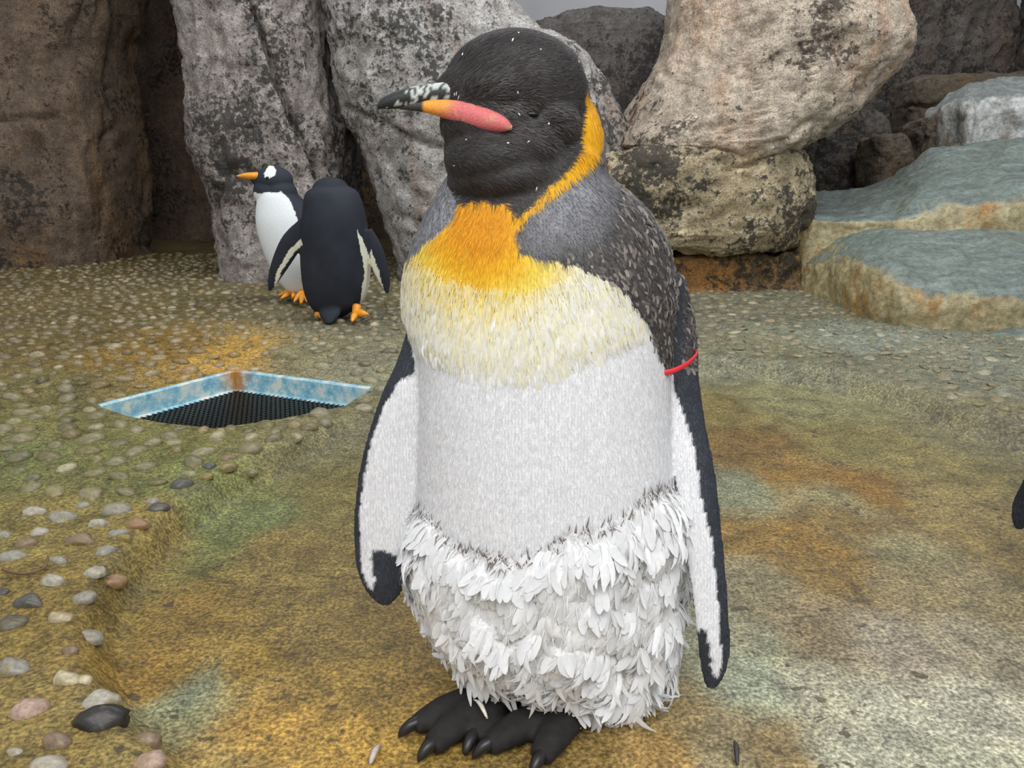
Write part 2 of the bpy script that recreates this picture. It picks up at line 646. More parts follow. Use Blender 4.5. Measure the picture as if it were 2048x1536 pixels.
def build_floor():
    ny, nx = 480, 520
    ys = -0.9 + 8.6 * (np.linspace(0, 1, ny) ** 1.7 * 0.85 + np.linspace(0, 1, ny) * 0.15)
    # finer rows where the pebbled bank and basin stand
    us = np.linspace(-1.15, 1.15, nx)
    Yg, Ug = np.meshgrid(ys, us, indexing='ij')
    X = (Yg + 1.9) * Ug
    x, y = X.ravel().copy(), Yg.ravel().copy()
    # fit the mesh to the edge of the drain opening
    d, qx, qy = dist_line(x, y, HOLE, True)
    cell = 0.016
    near = d < cell
    x[near], y[near] = qx[near], qy[near]
    z = floor_z(x, y)
    idx = np.arange(ny * nx).reshape(ny, nx)
    F = np.stack([idx[:-1, :-1], idx[:-1, 1:], idx[1:, 1:], idx[1:, :-1]], -1).reshape(-1, 4)
    cx, cy = x[F].mean(1), y[F].mean(1)
    F = F[~in_poly(cx, cy, HOLE)]
    V = np.stack([x, y, z], 1)
    col = floor_colour(x, y)
    me = make_mesh('floor', V, F, M_FLOOR, col)
    o = add_obj('floor', me)
    tag(o, None, None, kind='structure')
    return o


FLOOR = build_floor()


# ------------------------------------------------------------------ pebbles set in the floor
def pebble_variant(k, nu=12, nv=5, seed=0):
    """a dome-like cobble, unit footprint, its lower part sunk"""
    V, F = [], []
    for j in range(nv):
        ph = math.radians([8, 38, 66, 92, 118][j] if nv == 5 else 118.0 * (j + .4) / nv)
        for i in range(nu):
            t = 2 * math.pi * (i + 0.5 * (j % 2)) / nu
            V.append((math.sin(ph) * math.cos(t), math.sin(ph) * math.sin(t), math.cos(ph)))
    V = np.array(V)
    n = fbm(V * 1.3 + k * 9.1, 2, 100 + k + seed)
    V = V * (1 + 0.28 * n)[:, None]
    for j in range(nv - 1):
        for i in range(nu):
            F.append((j * nu + i, (j + 1) * nu + i, (j + 1) * nu + (i + 1) % nu, j * nu + (i + 1) % nu))
    F.append(tuple(range(nu)))
    return V * 0.5, F


def pebble_mat(name, use_attr):
    m, nt, b = new_mat(name)
    if use_attr:
        a = N_(nt, 'ShaderNodeAttribute', attribute_name='Col').outputs['Color']
    else:
        a = N_(nt, 'ShaderNodeObjectInfo').outputs['Color']
    p = wpos(nt)
    f = noise_node(nt, p, 130, 5, 0.7)
    g = noise_node(nt, p, 35, 4, 0.6)
    col = mix(nt, 1.0, a, ramp(nt, f, [(0.3, (0.6,) * 3), (0.68, (1.3,) * 3)]), 'MULTIPLY')
    col = mix(nt, ramp(nt, g, [(0.5, (0, 0, 0)), (0.66, (0.55,) * 3)]), col, S4(128, 110, 60))
    nt.links.new(col, b.inputs['Base Color'])
    b.inputs['Roughness'].default_value = 0.38
    nt.links.new(bump(nt, f, 0.3, 0.002), b.inputs['Normal'])
    return m


M_PEB_O, M_PEB_A = pebble_mat('cobble', False), pebble_mat('cobble_small', True)
PV = [pebble_variant(k) for k in range(10)]
PM = [make_mesh('pebble', v, f, M_PEB_O) for v, f in PV]
PVB = [pebble_variant(k, 20, 7, 50) for k in range(6)]
PMB = [make_mesh('pebble', v, f, M_PEB_O) for v, f in PVB]
PEB_TONES = [(150, 140, 116), (136, 128, 108), (168, 156, 130), (128, 112, 82), (112, 106, 92), (176, 166, 142), (150, 126, 94), (120, 110, 76), (140, 134, 104)]

PEB = []   # (x, y, z, sx, sy, sz, rot, rgb, big)
NEAR_PEB = [(25, 1110, 55, 'g'), (117, 1118, 36, 'g'), (105, 1160, 52, 'w'), (190, 1141, 48, 'w'), (258, 1130, 32, 'o'), (231, 1180, 50, 'r'), (167, 1192, 46, 'g'),
            (60, 1203, 58, 'd'), (120, 1232, 48, 't'), (27, 1243, 56, 'd'), (180, 1271, 52, 'g'), (140, 1297, 36, 'b'), (30, 1332, 64, 'g'), (134, 1354, 50, 'c'),
            (170, 1356, 28, 'c'), (62, 1415, 64, 'p'), (200, 1401, 70, 'w'), (203, 1436, 96, 'k'), (115, 1480, 60, 'b'), (293, 1480, 54, 'b'), (300, 1520, 56, 'p'),
            (95, 1530, 66, 'w'), (232, 1018, 58, 'g'), (125, 1032, 56, 'g'), (372, 1017, 44, 'd'), (325, 1038, 30, 'g'), (196, 1045, 46, 'w'), (236, 1063, 40, 'g'),
            (163, 1078, 56, 'b'), (327, 1068, 40, 'd'), (55, 1085, 42, 'b'), (80, 1061, 34, 'w'), (212, 1100, 38, 'g'), (281, 1100, 54, 'r'), (166, 1008, 30, 'g'),
            (70, 1020, 46, 'w'), (305, 1000, 30, 'g'), (418, 1003, 30, 'o'), (463, 963, 32, 'b'), (424, 981, 26, 'd'), (8, 1067, 32, 'g'), (6, 1180, 28, 'd'), (30, 1500, 30, 'w')]
TONE = dict(g=(146, 142, 130), w=(172, 166, 150), o=(140, 124, 72), r=(150, 116, 88), d=(84, 82, 78), t=(178, 162, 130), b=(128, 108, 88), c=(198, 186, 156), p=(176, 148, 132), k=(30, 32, 36))
for (px, py, w, tone) in NEAR_PEB:
    g = ground(px, py + 4)
    s = w / FPX * math.hypot(g[1], CAMZ) * 1.0
    PEB.append((g[0], g[1], g[2], s, s * random.uniform(0.62, 0.85), s * random.uniform(0.52, 0.72), random.uniform(-0.35, 0.35), TONE[tone], True))


def scatter_pebbles():
    out = []
    cell = 0.07
    occ = {}

    def free(x, y, r):
        i, j = int(math.floor(x / cell)), int(math.floor(y / cell))
        for a in range(i - 2, i + 3):
            for b in range(j - 2, j + 3):
                for (qx, qy, qr) in occ.get((a, b), ()):
                    if (x - qx) ** 2 + (y - qy) ** 2 < ((r + qr) * 0.92) ** 2:
                        return False
        return True

    def put(x, y, r):
        occ.setdefault((int(math.floor(x / cell)), int(math.floor(y / cell))), []).append((x, y, r))
    for p in PEB:
        put(p[0], p[1], p[3] * 0.6)
    N = 52000
    X = RNG.uniform(-5.2, 3.4, N)
    Y = RNG.uniform(0.2, 5.6, N)
    keep = np.abs(X) < (0.9 * Y + 1.2)
    X, Y = X[keep], Y[keep]
    db = sd_poly(X, Y, BASIN)
    dh = sd_poly(X, Y, HOLE)
    ok = (db > np.where(X > 0.2, 0.085, 0.026)) & (dh > 0.022)
    X, Y, db = X[ok], Y[ok], db[ok]
    Z = floor_z(X, Y)
    px, py = project(np.stack([X, Y, Z], 1))
    den = fbm(np.stack([X, Y, 0 * X], 1) * 2.2, 2, 61)
    for x, y, z, a, b, d in zip(X, Y, Z, px, py, den):
        if -25 < a < 500 and 995 < b < 1560:
            continue
        if 1380 < a and b > 560 and random.random() < 0.35:
            continue
        if 420 < a < 800 and 690 < b < 800 and random.random() < 0.75:
            continue
        s = random.uniform(0.032, 0.060) * (1.0 + 0.25 * d) * (1.18 if y < 2.7 and a < 800 else 1.0)
        if not free(x, y, s * 0.56):
            continue
        put(x, y, s * 0.56)
        flat = 0.30 if a > 1380 else 0.5
        rgb = np.array(random.choice(PEB_TONES), float) * random.uniform(0.72, 1.12)
        out.append((x, y, z, s, s * random.uniform(0.6, 0.9), s * random.uniform(flat * 0.8, flat * 1.3), random.uniform(-3, 3), tuple(np.clip(rgb, 0, 255)), False))
    return out


PEB += scatter_pebbles()


def pebble_size_px(p):
    return p[3] / math.hypot(p[1], CAMZ)


def in_view(p):
    a, b = project(np.array([[p[0], p[1], p[2]]]))
    return -20 < a[0] < 2068 and 0 < b[0] < 1556 and not (830 < a[0] < 1340 and b[0] < 1300)


_fx = np.array([p[0] for p in PEB])
_fy = np.array([p[1] for p in PEB])
_film = floor_colour(_fx, _fy)
PEB = [p[:7] + (tuple(np.clip(srgb(*p[7]) * (0.94 if p[8] else 0.58) + c * (0.06 if p[8] else 0.45), 0, 1)), p[8]) for p, c in zip(PEB, _film)]
ranked = sorted(PEB, key=lambda p: (-int(in_view(p)), -pebble_size_px(p)))
for k, p in enumerate(ranked[:300]):
    o = add_obj('pebble', (PMB[k % 6] if p[8] else PM[k % 10]), FLOOR)
    o.location = (p[0], p[1], p[2] - 0.06 * p[5])
    o.scale = (p[3], p[4], p[5])
    o.rotation_euler = (random.uniform(-.2, .2), random.uniform(-.2, .2), p[6])
    o.color = (*[float(v) for v in p[7]], 1)
rest = ranked[300:]
parts, cols = [], []
for k, p in enumerate(rest):
    v, f = PV[k % 10]
    c, s = math.cos(p[6]), math.sin(p[6])
    q = v * np.array([p[3], p[4], p[5]])
    q = np.stack([q[:, 0] * c - q[:, 1] * s, q[:, 0] * s + q[:, 1] * c, q[:, 2] - 0.06 * p[5]], 1) + np.array([p[0], p[1], p[2]])
    parts.append((q, f))
    cols.append(np.repeat(np.array(p[7])[None], len(v), 0))
V, F = join(parts)
o = add_obj('pebbles', make_mesh('pebbles', V, F, M_PEB_A, np.vstack(cols)), FLOOR)
o['kind'] = 'stuff'

# ------------------------------------------------------------------ drain in the floor
M_BLUE = None


def blue_paint():
    m, nt, b = new_mat('worn_blue_paint')
    p = wpos(nt)
    f = noise_node(nt, p, 26, 7, 0.7)
    g = noise_node(nt, p, 7, 4, 0.6)
    col = ramp(nt, f, [(0.38, S4(112, 168, 192)), (0.5, S4(160, 202, 212)), (0.6, S4(216, 220, 208))])
    vt = N_(nt, 'ShaderNodeVectorMath', operation='DISTANCE')
    nt.links.new(p, vt.inputs[0])
    c = on_z(470, 752, 0.03)
    vt.inputs[1].default_value = tuple(c)
    r = N_(nt, 'ShaderNodeMath', operation='MULTIPLY_ADD')
    nt.links.new(f, r.inputs[0])
    r.inputs[1].default_value = 0.12
    nt.links.new(vt.outputs['Value'], r.inputs[2])
    col = mix(nt, ramp(nt, r.outputs[0], [(0.085, (0.95,) * 3), (0.135, (0, 0, 0))]), col, S4(186, 128, 54))
    nt.links.new(col, b.inputs['Base Color'])
    b.inputs['Roughness'].default_value = 0.45
    nt.links.new(bump(nt, f, 0.3, 0.003), b.inputs['Normal'])
    return m


M_BLUE = blue_paint()
M_BLACK = plain_mat('black_grating', (34, 36, 34), 0.4, 0.4, 80)
M_PIT = plain_mat('pit_concrete', (118, 108, 82), 0.8, 0.3, 20)
M_RUST = plain_mat('rust_line', (150, 100, 46), 0.8, 0.35, 60)


def build_drain():
    hz = 0.047
    L, B, R = [np.array([*HOLE[i], hz]) for i in (0, 1, 2)]
    ctr = np.array([np.mean([h[0] for h in HOLE]), np.mean([h[1] for h in HOLE]), -0.30])
    root = empty('floor_drain', ctr)
    tag(root, 'sunken floor drain with worn light blue frame and black mesh grate', 'drain')
    dz = np.array([0, 0, -0.060])
    inn = np.array([ctr[0], ctr[1], 0]) - np.array([0, 0, 0])

    def wall(a, b, name, t=0.018):
        n = np.cross(b - a, [0, 0, 1.0])
        n /= np.linalg.norm(n)
        if np.dot(n[:2], (inn - (a + b) / 2)[:2]) < 0:
            n = -n
        seg = 14
        Vs, Fs = [], []
        prof = [(-0.006, 0.004), (0.006, 0.004), (0.010, 0.0), (0.014, -0.056), (0.030, -0.062), (0.030, -0.068), (-0.006, -0.068)]
        for i in range(seg + 1):
            q = a + (b - a) * i / seg
            for (o_, h_) in prof:
                Vs.append(q + n * o_ + np.array([0, 0, h_]))
        k = len(prof)
        for i in range(seg):
            for j in range(k):
                Fs.append((i * k + j, i * k + (j + 1) % k, (i + 1) * k + (j + 1) % k, (i + 1) * k + j))
        Fs += [tuple(range(k)), tuple(reversed(range(seg * k, seg * k + k)))]
        Vs = np.array(Vs)
        return world_obj(name, Vs, orient(Vs, Fs), M_BLUE, parent=root, smooth_shade=False)
    wall(L, B, 'frame_rail')
    wall(B, R, 'frame_rail')
    # pit: the poured side below the opening
    ring = [np.array([*h, 0.0]) for h in HOLE]
    Vs, Fs = [], []
    n = len(ring)
    for r in ring:
        Vs.append((r[0], r[1], 0.042))
    for r in ring:
        Vs.append((r[0] * 1.0, r[1], -0.30))
    for i in range(n):
        Fs.append((i, (i + 1) % n, n + (i + 1) % n, n + i))
    Fs.append(tuple(range(n, 2 * n)))
    world_obj('pit', np.array(Vs), Fs, M_PIT, parent=root, smooth_shade=False)
    # grate: crossed bars clipped to the opening
    gz = -0.022
    bars = []

    def bar(p, q, w, h):
        d = (q - p) / np.linalg.norm(q - p)
        s = np.array([-d[1], d[0], 0]) * w
        u = np.array([0, 0, h])
        Vb = np.array([p - s, p + s, q + s, q - s, p - s + u, p + s + u, q + s + u, q - s + u])
        bars.append((Vb, [(0, 3, 2, 1), (4, 5, 6, 7), (0, 1, 5, 4), (1, 2, 6, 5), (2, 3, 7, 6), (3, 0, 4, 7)]))
    e1 = (L - B)[:2] / np.linalg.norm((L - B)[:2])
    e2 = (R - B)[:2] / np.linalg.norm((R - B)[:2])
    poly = HOLE
    for (da, db) in ((e1, e2), (e2, e1)):
        for i in range(-2, 60):
            o0 = B[:2] + da * (0.018 * i)
            ts = np.linspace(-0.2, 1.3, 400)
            q = o0[None] + db[None] * ts[:, None]
            m = in_poly(q[:, 0], q[:, 1], poly)
            if m.sum() > 4:
                a, b = q[m][0], q[m][-1]
                bar(np.array([a[0], a[1], gz]), np.array([b[0], b[1], gz]), 0.0028, 0.010)
    V, F = join(bars)
    g = world_obj('grate', V, F, M_BLACK, parent=root, smooth_shade=False)
    g['kind'] = 'stuff'


build_drain()


# ================================================================== ROCKS
def rock(name, rows, mat, label, expo=3.0, nu=200, nv=110, amp=0.05, freq=2.2, fine=0.012, seed=0, cracks=(), cat='rock', sub=0.5, facets=0.03):
    """rows: (py, px_left, px_right, centre depth, half depth); the width is taken at the centre depth"""
    secs = []
    for (py, xl, xr, Y, dy) in rows:
        a, b = at(xl, py, Y), at(xr, py, Y)
        secs.append(((a[0] + b[0]) / 2, Y, a[2], (b[0] - a[0]) / 2, dy))
    V, F = loft(secs, nu, nv, expo)
    N = np.zeros_like(V)
    Q = np.array([f for f in F if len(f) == 4])
    N = vert_normals(V, Q)
    P = V * freq + seed * 3.7
    W = P + 0.5 * np.stack([fbm(P * 0.7, 3, seed + 1), fbm(P * 0.7, 3, seed + 2), fbm(P * 0.7, 3, seed + 3)], 1)
    big = fbm(W, 5, seed + 10)
    rid = 1 - np.abs(fbm(W * np.array([1.2, 1.2, 0.6]) * 0.9, 4, seed + 20)) * 2.2
    fn = fbm(P * 7, 4, seed + 30, 0.6)
    step = np.round(fbm(W * 0.8 + 5, 2, seed + 40) * 5) / 5
    rough = np.abs(fbm(W * 3.1, 4, seed + 50, 0.6))
    D = amp * big - 0.6 * amp * np.maximum(rid - 0.72, 0) * 3 + 1.5 * fine * fn + facets * step - 0.03 * rough
    for (pts, wpx, depth) in cracks:
        px, py = project(V)
        jit = 5 * fbm(V * 14, 3, 91)
        d, _, _ = dist_line(px + jit, py + jit, pts)
        D = D - depth * smooth(wpx, 0, d) * (N[:, 1] < 0.2)
    V = V + N * D[:, None]
    o = world_obj(name, V, F, mat)
    tag(o, label, cat)
    return o


M_R_LEFT = rock_mat('brown_cliff', (138, 114, 92), (106, 92, 78), (60, 52, 46), (50, 44, 38), (140, 108, 72), 0.50, 0.52, 0.0, 1.6, 0.5, 0.7)
M_R_PILLAR = rock_mat('grey_pillar', (180, 172, 164), (142, 130, 122), (84, 74, 68), (50, 46, 42), (128, 100, 82), 0.52, 0.52, 0.15, 1.25, 0.65, 0.75)
M_R_SLAB = rock_mat('pale_slab', (186, 182, 176), (150, 144, 138), (98, 90, 84), (52, 48, 44), (142, 116, 96), 0.55, 0.505, 0.45, 1.5, 0.35, 0.75)
M_R_GREY = rock_mat('grey_slab', (118, 112, 108), (92, 86, 82), (72, 66, 62), (54, 48, 44), (124, 100, 82), 0.56, 0.50, 0.2, 1.5, 0.35, 0.75)
M_R_TAN = rock_mat('tan_boulder', (200, 186, 166), (172, 156, 136), (122, 106, 92), (70, 58, 46), (178, 140, 110), 0.54, 0.525, 0.75, 1.35, 0.45, 0.75)
M_R_MOTT = rock_mat('mottled_boulder', (206, 190, 154), (160, 142, 110), (80, 70, 58), (46, 42, 36), (150, 128, 90), 0.58, 0.495, 0.35, 0.9, 0.3, 0.7)
M_R_OCHRE = rock_mat('ochre_ledge', (160, 124, 70), (112, 88, 54), (62, 52, 40), (44, 40, 32), (170, 112, 44), 0.5, 0.50, 0.0, 0.8, 0.4, 0.6)
M_R_DARK = rock_mat('dark_back_rock', (116, 106, 96), (92, 84, 78), (58, 54, 50), (46, 42, 38), (112, 90, 68), 0.54, 0.50, 0.3, 2.0, 0.5, 0.7)
M_R_BRN = rock_mat('brown_block', (112, 98, 78), (90, 78, 64), (58, 50, 44), (50, 44, 36), (124, 96, 58), 0.55, 0.52, 0.0, 1.0, 0.3, 0.7)

rock('cliff_rock', [(-260, -1000, 280, 5.4, .55), (-60, -1000, 270, 5.4, .6), (40, -1000, 254, 5.4, .6), (110, -1000, 242, 5.4, .62), (200, -1000, 250, 5.4, .64), (300, -1000, 260, 5.38, .66), (430, -1000, 270, 5.35, .68), (510, -1000, 276, 5.35, .68), (560, -1000, 280, 5.35, .68)],
     M_R_LEFT, 'massive brown cliff rock beside the dark cave opening', 4.0, 240, 120, 0.07, 1.6, 0.014, 1,
     [([(-50, 240), (60, 236), (110, 232)], 9, 0.05), ([(215, 300), (240, 230), (225, 180)], 10, 0.04), ([(70, 250), (75, 330), (60, 420), (45, 500)], 10, 0.03)])
rock('cave_back_rock', [(-300, 100, 900, 6.9, .3), (0, 100, 900, 6.9, .3), (250, 100, 900, 6.9, .3), (520, 100, 900, 6.9, .3), (560, 100, 900, 6.9, .3)],
     M_R_LEFT, 'dark rock at the back of the cave', 3.0, 90, 50, 0.06, 2, 0.01, 2)
rock('added_shade_rock', [(-420, 180, 860, 5.7, 1.2), (-380, 150, 900, 5.7, 1.25), (-210, 150, 900, 5.7, 1.25), (-170, 200, 860, 5.7, 1.2)],  # out-of-view slab, added to keep overhead light out of cave and gap
     M_R_LEFT, 'unseen rock slab added above the frame to shade the cave and pillar gap', 4.0, 90, 40, 0.03, 2, 0.01, 3)
rock('pillar_rock', [(-260, 345, 640, 4.75, .45), (-100, 360, 645, 4.75, .5), (0, 372, 652, 4.75, .52), (100, 386, 664, 4.75, .54), (200, 396, 686, 4.75, .55), (300, 402, 706, 4.75, .56), (420, 440, 715, 4.75, .56), (500, 462, 720, 4.75, .57), (540, 470, 720, 4.75, .57), (570, 470, 720, 4.75, .57)],
     M_R_PILLAR, 'tall leaning grey rock pillar behind the two smaller penguins', 2.8, 200, 130, 0.055, 2.4, 0.013, 4,
     [([(505, 20), (530, 90), (560, 170), (590, 240)], 10, 0.09), ([(590, 240), (615, 290), (645, 360)], 10, 0.08), ([(430, 60), (445, 140), (470, 220)], 12, 0.03), ([(440, 180), (480, 300)], 9, 0.02)])
rock('slab_rock', [(-260, 642, 960, 4.6, .45), (-60, 648, 1000, 4.6, .48), (40, 653, 1060, 4.6, .5), (110, 662, 1180, 4.6, .5), (210, 690, 1240, 4.6, .5), (320, 735, 1300, 4.6, .5), (430, 770, 1340, 4.6, .52), (520, 798, 1360, 4.6, .55), (570, 806, 1360, 4.6, .55)],
     M_R_SLAB, 'pale grey leaning rock slab with dark lower half beside the narrow gap', 2.8, 200, 130, 0.045, 2.4, 0.012, 5,
     [([(690, 215), (760, 240), (820, 275), (900, 300)], 8, 0.04), ([(1000, 0), (1030, 60)], 8, 0.03)])
rock('grey_rock', [(30, 1130, 1290, 5.6, .3), (58, 1050, 1340, 5.6, .34), (90, 1030, 1360, 5.6, .36), (180, 1030, 1360, 5.6, .38), (300, 1030, 1330, 5.6, .38), (420, 1030, 1300, 5.6, .38), (530, 1030, 1300, 5.6, .38)],
     M_R_GREY, 'flat-topped dark grey rock behind the large penguin', 3.2, 140, 100, 0.035, 2.4, 0.012, 6, [([(1190, 272), (1290, 282), (1400, 308)], 7, 0.04)])
rock('tan_boulder', [(-260, 1380, 1700, 4.5, .45), (-80, 1345, 1745, 4.5, .55), (20, 1335, 1768, 4.5, .58), (80, 1328, 1785, 4.5, .6), (130, 1310, 1772, 4.5, .6), (180, 1280, 1722, 4.5, .62), (230, 1250, 1668, 4.5, .64), (272, 1225, 1622, 4.5, .65), (300, 1222, 1578, 4.5, .64), (316, 1260, 1540, 4.5, .58)],
     M_R_TAN, 'big tan boulder overhanging the mottled boulder', 2.8, 200, 120, 0.05, 2.3, 0.012, 7,
     [([(1590, 60), (1625, 110), (1622, 170), (1600, 200)], 6, 0.02), ([(1500, 130), (1520, 180), (1490, 220)], 6, 0.02)])
rock('mottled_boulder', [(294, 1200, 1540, 4.5, .57), (302, 1130, 1576, 4.5, .61), (330, 1100, 1592, 4.5, .63), (400, 1100, 1610, 4.5, .64), (440, 1100, 1602, 4.5, .64), (468, 1110, 1578, 4.5, .62), (484, 1140, 1550, 4.5, .58), (494, 1200, 1500, 4.5, .5)],
     M_R_MOTT, 'mottled black and cream boulder under the big tan boulder', 2.7, 180, 90, 0.04, 2.8, 0.016, 8,
     [([(1450, 345), (1510, 325), (1560, 300)], 6, 0.03)])
rock('ochre_ledge', [(480, 1220, 1545, 4.5, .45), (490, 1160, 1590, 4.5, .52), (530, 1150, 1602, 4.5, .55), (560, 1150, 1608, 4.5, .6), (590, 1150, 1608, 4.5, .62)],
     M_R_OCHRE, 'brown and ochre rock ledge at the foot of the mottled boulder', 3.0, 170, 70, 0.04, 3.2, 0.014, 9)
rock('dark_rock', [(-200, 1850, 1960, 6.9, .35), (-40, 1800, 1990, 6.9, .42), (60, 1775, 2015, 6.9, .45), (140, 1735, 2000, 6.9, .48), (220, 1690, 2000, 6.9, .5), (300, 1640, 2000, 6.9, .5), (400, 1600, 2000, 6.9, .5), (500, 1600, 2000, 6.9, .5)],
     M_R_DARK, 'jagged dark rock rising behind the brown stone blocks', 2.6, 150, 100, 0.09, 2.4, 0.02, 10,
     [([(1960, 20), (1930, 90), (1900, 170)], 12, 0.06), ([(1800, 70), (1780, 160), (1720, 230)], 12, 0.06)])
rock('dark_rock', [(-60, 2060, 2500, 6.6, .35), (60, 2045, 2500, 6.6, .38), (150, 2035, 2500, 6.6, .4), (300, 2035, 2500, 6.6, .4), (450, 2035, 2500, 6.6, .4)],
     M_R_DARK, 'dark rock behind the white streaked block', 2.8, 120, 80, 0.08, 2.4, 0.02, 11)
rock('rock_shelf', [(225, 1640, 1740, 5.45, .2), (262, 1600, 1765, 5.45, .24), (330, 1580, 1770, 5.45, .26), (430, 1580, 1770, 5.45, .26), (520, 1580, 1770, 5.45, .26)],
     M_R_DARK, 'dark rock shelf in the recess beside the mottled boulder', 3.0, 110, 70, 0.05, 3, 0.015, 12)
rock('stone_block', [(272, 1745, 1795, 4.95, .12), (280, 1732, 1803, 4.95, .16), (315, 1730, 1806, 4.95, .18), (350, 1728, 1806, 4.95, .18), (390, 1728, 1806, 4.95, .18)],
     M_R_BRN, 'small square olive brown stone block above the green terrace', 4.0, 80, 50, 0.02, 4, 0.008, 13)
rock('stone_block', [(150, 1840, 2200, 5.8, .25), (166, 1800, 2250, 5.8, .32), (210, 1788, 2250, 5.8, .34), (290, 1788, 2250, 5.8, .36), (420, 1788, 2250, 5.8, .36)],
     M_R_BRN, 'long brown layered rock behind the white streaked block', 4.0, 150, 70, 0.04, 3, 0.012, 14, [([(1800, 215), (1920, 205), (2060, 190)], 6, 0.04)])
rock('stone_block', [(236, 1832, 1915, 5.05, .18), (248, 1818, 1925, 5.05, .2), (290, 1812, 1930, 5.05, .22), (400, 1812, 1930, 5.05, .22)],
     M_R_BRN, 'brown stone block between the square block and the white streaked block', 4.0, 90, 50, 0.03, 3.5, 0.01, 15)


def terrace_mat(name, top_c, face1, face2, rust):
    m, nt, b = new_mat(name)
    p = wpos(nt)
    g = N_(nt, 'ShaderNodeNewGeometry')
    sep = N_(nt, 'ShaderNodeSeparateXYZ')
    nt.links.new(g.outputs['Normal'], sep.inputs[0])
    med = noise_node(nt, p, 7, 6, 0.65, 0.3)
    fine = noise_node(nt, p, 45, 6, 0.7)
    st = noise_node(nt, wpos(nt, (1, 1, 0.35)), 5, 5, 0.6, 0.5)
    face = mix(nt, ramp(nt, med, [(0.38, (0, 0, 0)), (0.6, (1, 1, 1))]), S4(*face2), S4(*face1))
    face = mix(nt, ramp(nt, st, [(0.52, (0, 0, 0)), (0.64, (0.85,) * 3)]), face, S4(*rust))
    flow = noise_node(nt, wpos(nt, (0.8, 2.6, 2)), 6, 6, 0.68, 0.8)
    tc = np.array(S4(*top_c)[:3])
    top = ramp(nt, flow, [(0.3, tuple(tc * 0.6)), (0.5, tuple(tc)), (0.68, tuple(np.minimum(tc * 1.6, 1)))])
    ad = N_(nt, 'ShaderNodeMath', operation='MULTIPLY_ADD')
    nt.links.new(med, ad.inputs[0])
    ad.inputs[1].default_value = 0.5
    nt.links.new(sep.outputs['Z'], ad.inputs[2])
    col = mix(nt, ramp(nt, ad.outputs[0], [(0.70, (0, 0, 0)), (1.0, (0.95,) * 3)]), face, top)
    col = mix(nt, 1.0, col, ramp(nt, fine, [(0.34, (0.62,) * 3), (0.66, (1.3,) * 3)]), 'MULTIPLY')
    nt.links.new(col, b.inputs['Base Color'])
    b.inputs['Roughness'].default_value = 0.4
    nt.links.new(bump(nt, fine, 0.5, 0.01, bump(nt, med, 0.5, 0.03)), b.inputs['Normal'])
    return m


M_T1 = terrace_mat('wet_terrace', (100, 112, 106), (178, 166, 128), (138, 124, 88), (164, 122, 64))
M_T0 = terrace_mat('lime_streaked_block', (118, 122, 118), (196, 196, 192), (112, 112, 106), (140, 112, 80))


def terrace(name, label, cols, mat, nu=150, nv=70, amp=0.025, seed=0):
    """cols: columns of (px, [(py, Y) ...]) read from the back of the tread over its edge to the foot of the riser"""
    ctrl = []
    for (px, prof) in cols:
        row = [at(px, py, Y) for (py, Y) in prof]
        back = row[0] + np.array([0, 0.05, 0])
        back[2] = -0.1
        foot = row[-1].copy()
        foot[2] = min(foot[2], 0.0) - 0.1
        ctrl.append([back, row[0]] + row[1:] + [foot])
    A = np.array(ctrl)
    f = A[0].copy()
    f[:, 0] -= 0.02
    f[:, 1] = f[:, 1] * 0.3 + 0.7 * f[0, 1]
    f[:, 2] -= 0.03
    A = np.concatenate([f[None], A], 0)
    nc, nr = A.shape[:2]
    B = np.stack([catmull(A[:, r], nu) for r in range(nr)], 1)          # nu x nr
    G = np.stack([catmull(B[i], nv) for i in range(nu)], 0)             # nu x nv
    V = G.reshape(-1, 3)
    idx = np.arange(nu * nv).reshape(nu, nv)
    F = np.stack([idx[:-1, :-1], idx[1:, :-1], idx[1:, 1:], idx[:-1, 1:]], -1).reshape(-1, 4)
    N = vert_normals(V, F)
    if N[:, 2].mean() < 0:
        F = F[:, ::-1]
        N = -N
    V = V + N * (1.5 * amp * fbm(V * 3.4 + seed, 5, seed, 0.6) + 0.012 * fbm(V * 18, 4, seed + 3, 0.6))[:, None]
    o = world_obj(name, V, F, mat)
    tag(o, label, 'rock')
    return o


terrace('rock_terrace', 'highest terrace block with white lime streaks running down its face',
        [(1926, [(205, 5.1), (196, 4.75), (215, 4.62), (300, 4.6)]), (1960, [(196, 5.1), (190, 4.75), (206, 4.62), (300, 4.6)]), (2060, [(188, 5.1), (186, 4.72), (204, 4.6), (306, 4.57)]), (2300, [(180, 5.1), (184, 4.7), (204, 4.58), (310, 4.55)])],
        M_T0, 110, 60, 0.03, 3)
terrace('rock_terrace', 'middle rock terrace with green-grey wet top and cream and rust face',
        [(1600, [(400, 4.75), (412, 4.4), (432, 4.15), (470, 4.1)]), (1680, [(388, 4.75), (410, 4.4), (436, 4.1), (470, 4.05)]), (1780, [(360, 4.75), (392, 4.35), (432, 4.02), (474, 3.96)]), (1860, [(318, 4.64), (352, 4.3), (402, 3.95), (476, 3.88)]),
         (1960, [(305, 4.58), (335, 4.25), (388, 3.9), (476, 3.82)]), (2060, [(300, 4.55), (330, 4.2), (384, 3.85), (476, 3.78)]), (2300, [(296, 4.52), (330, 4.1), (384, 3.75), (476, 3.66)])],
        M_T1, 160, 70, 0.03, 7)
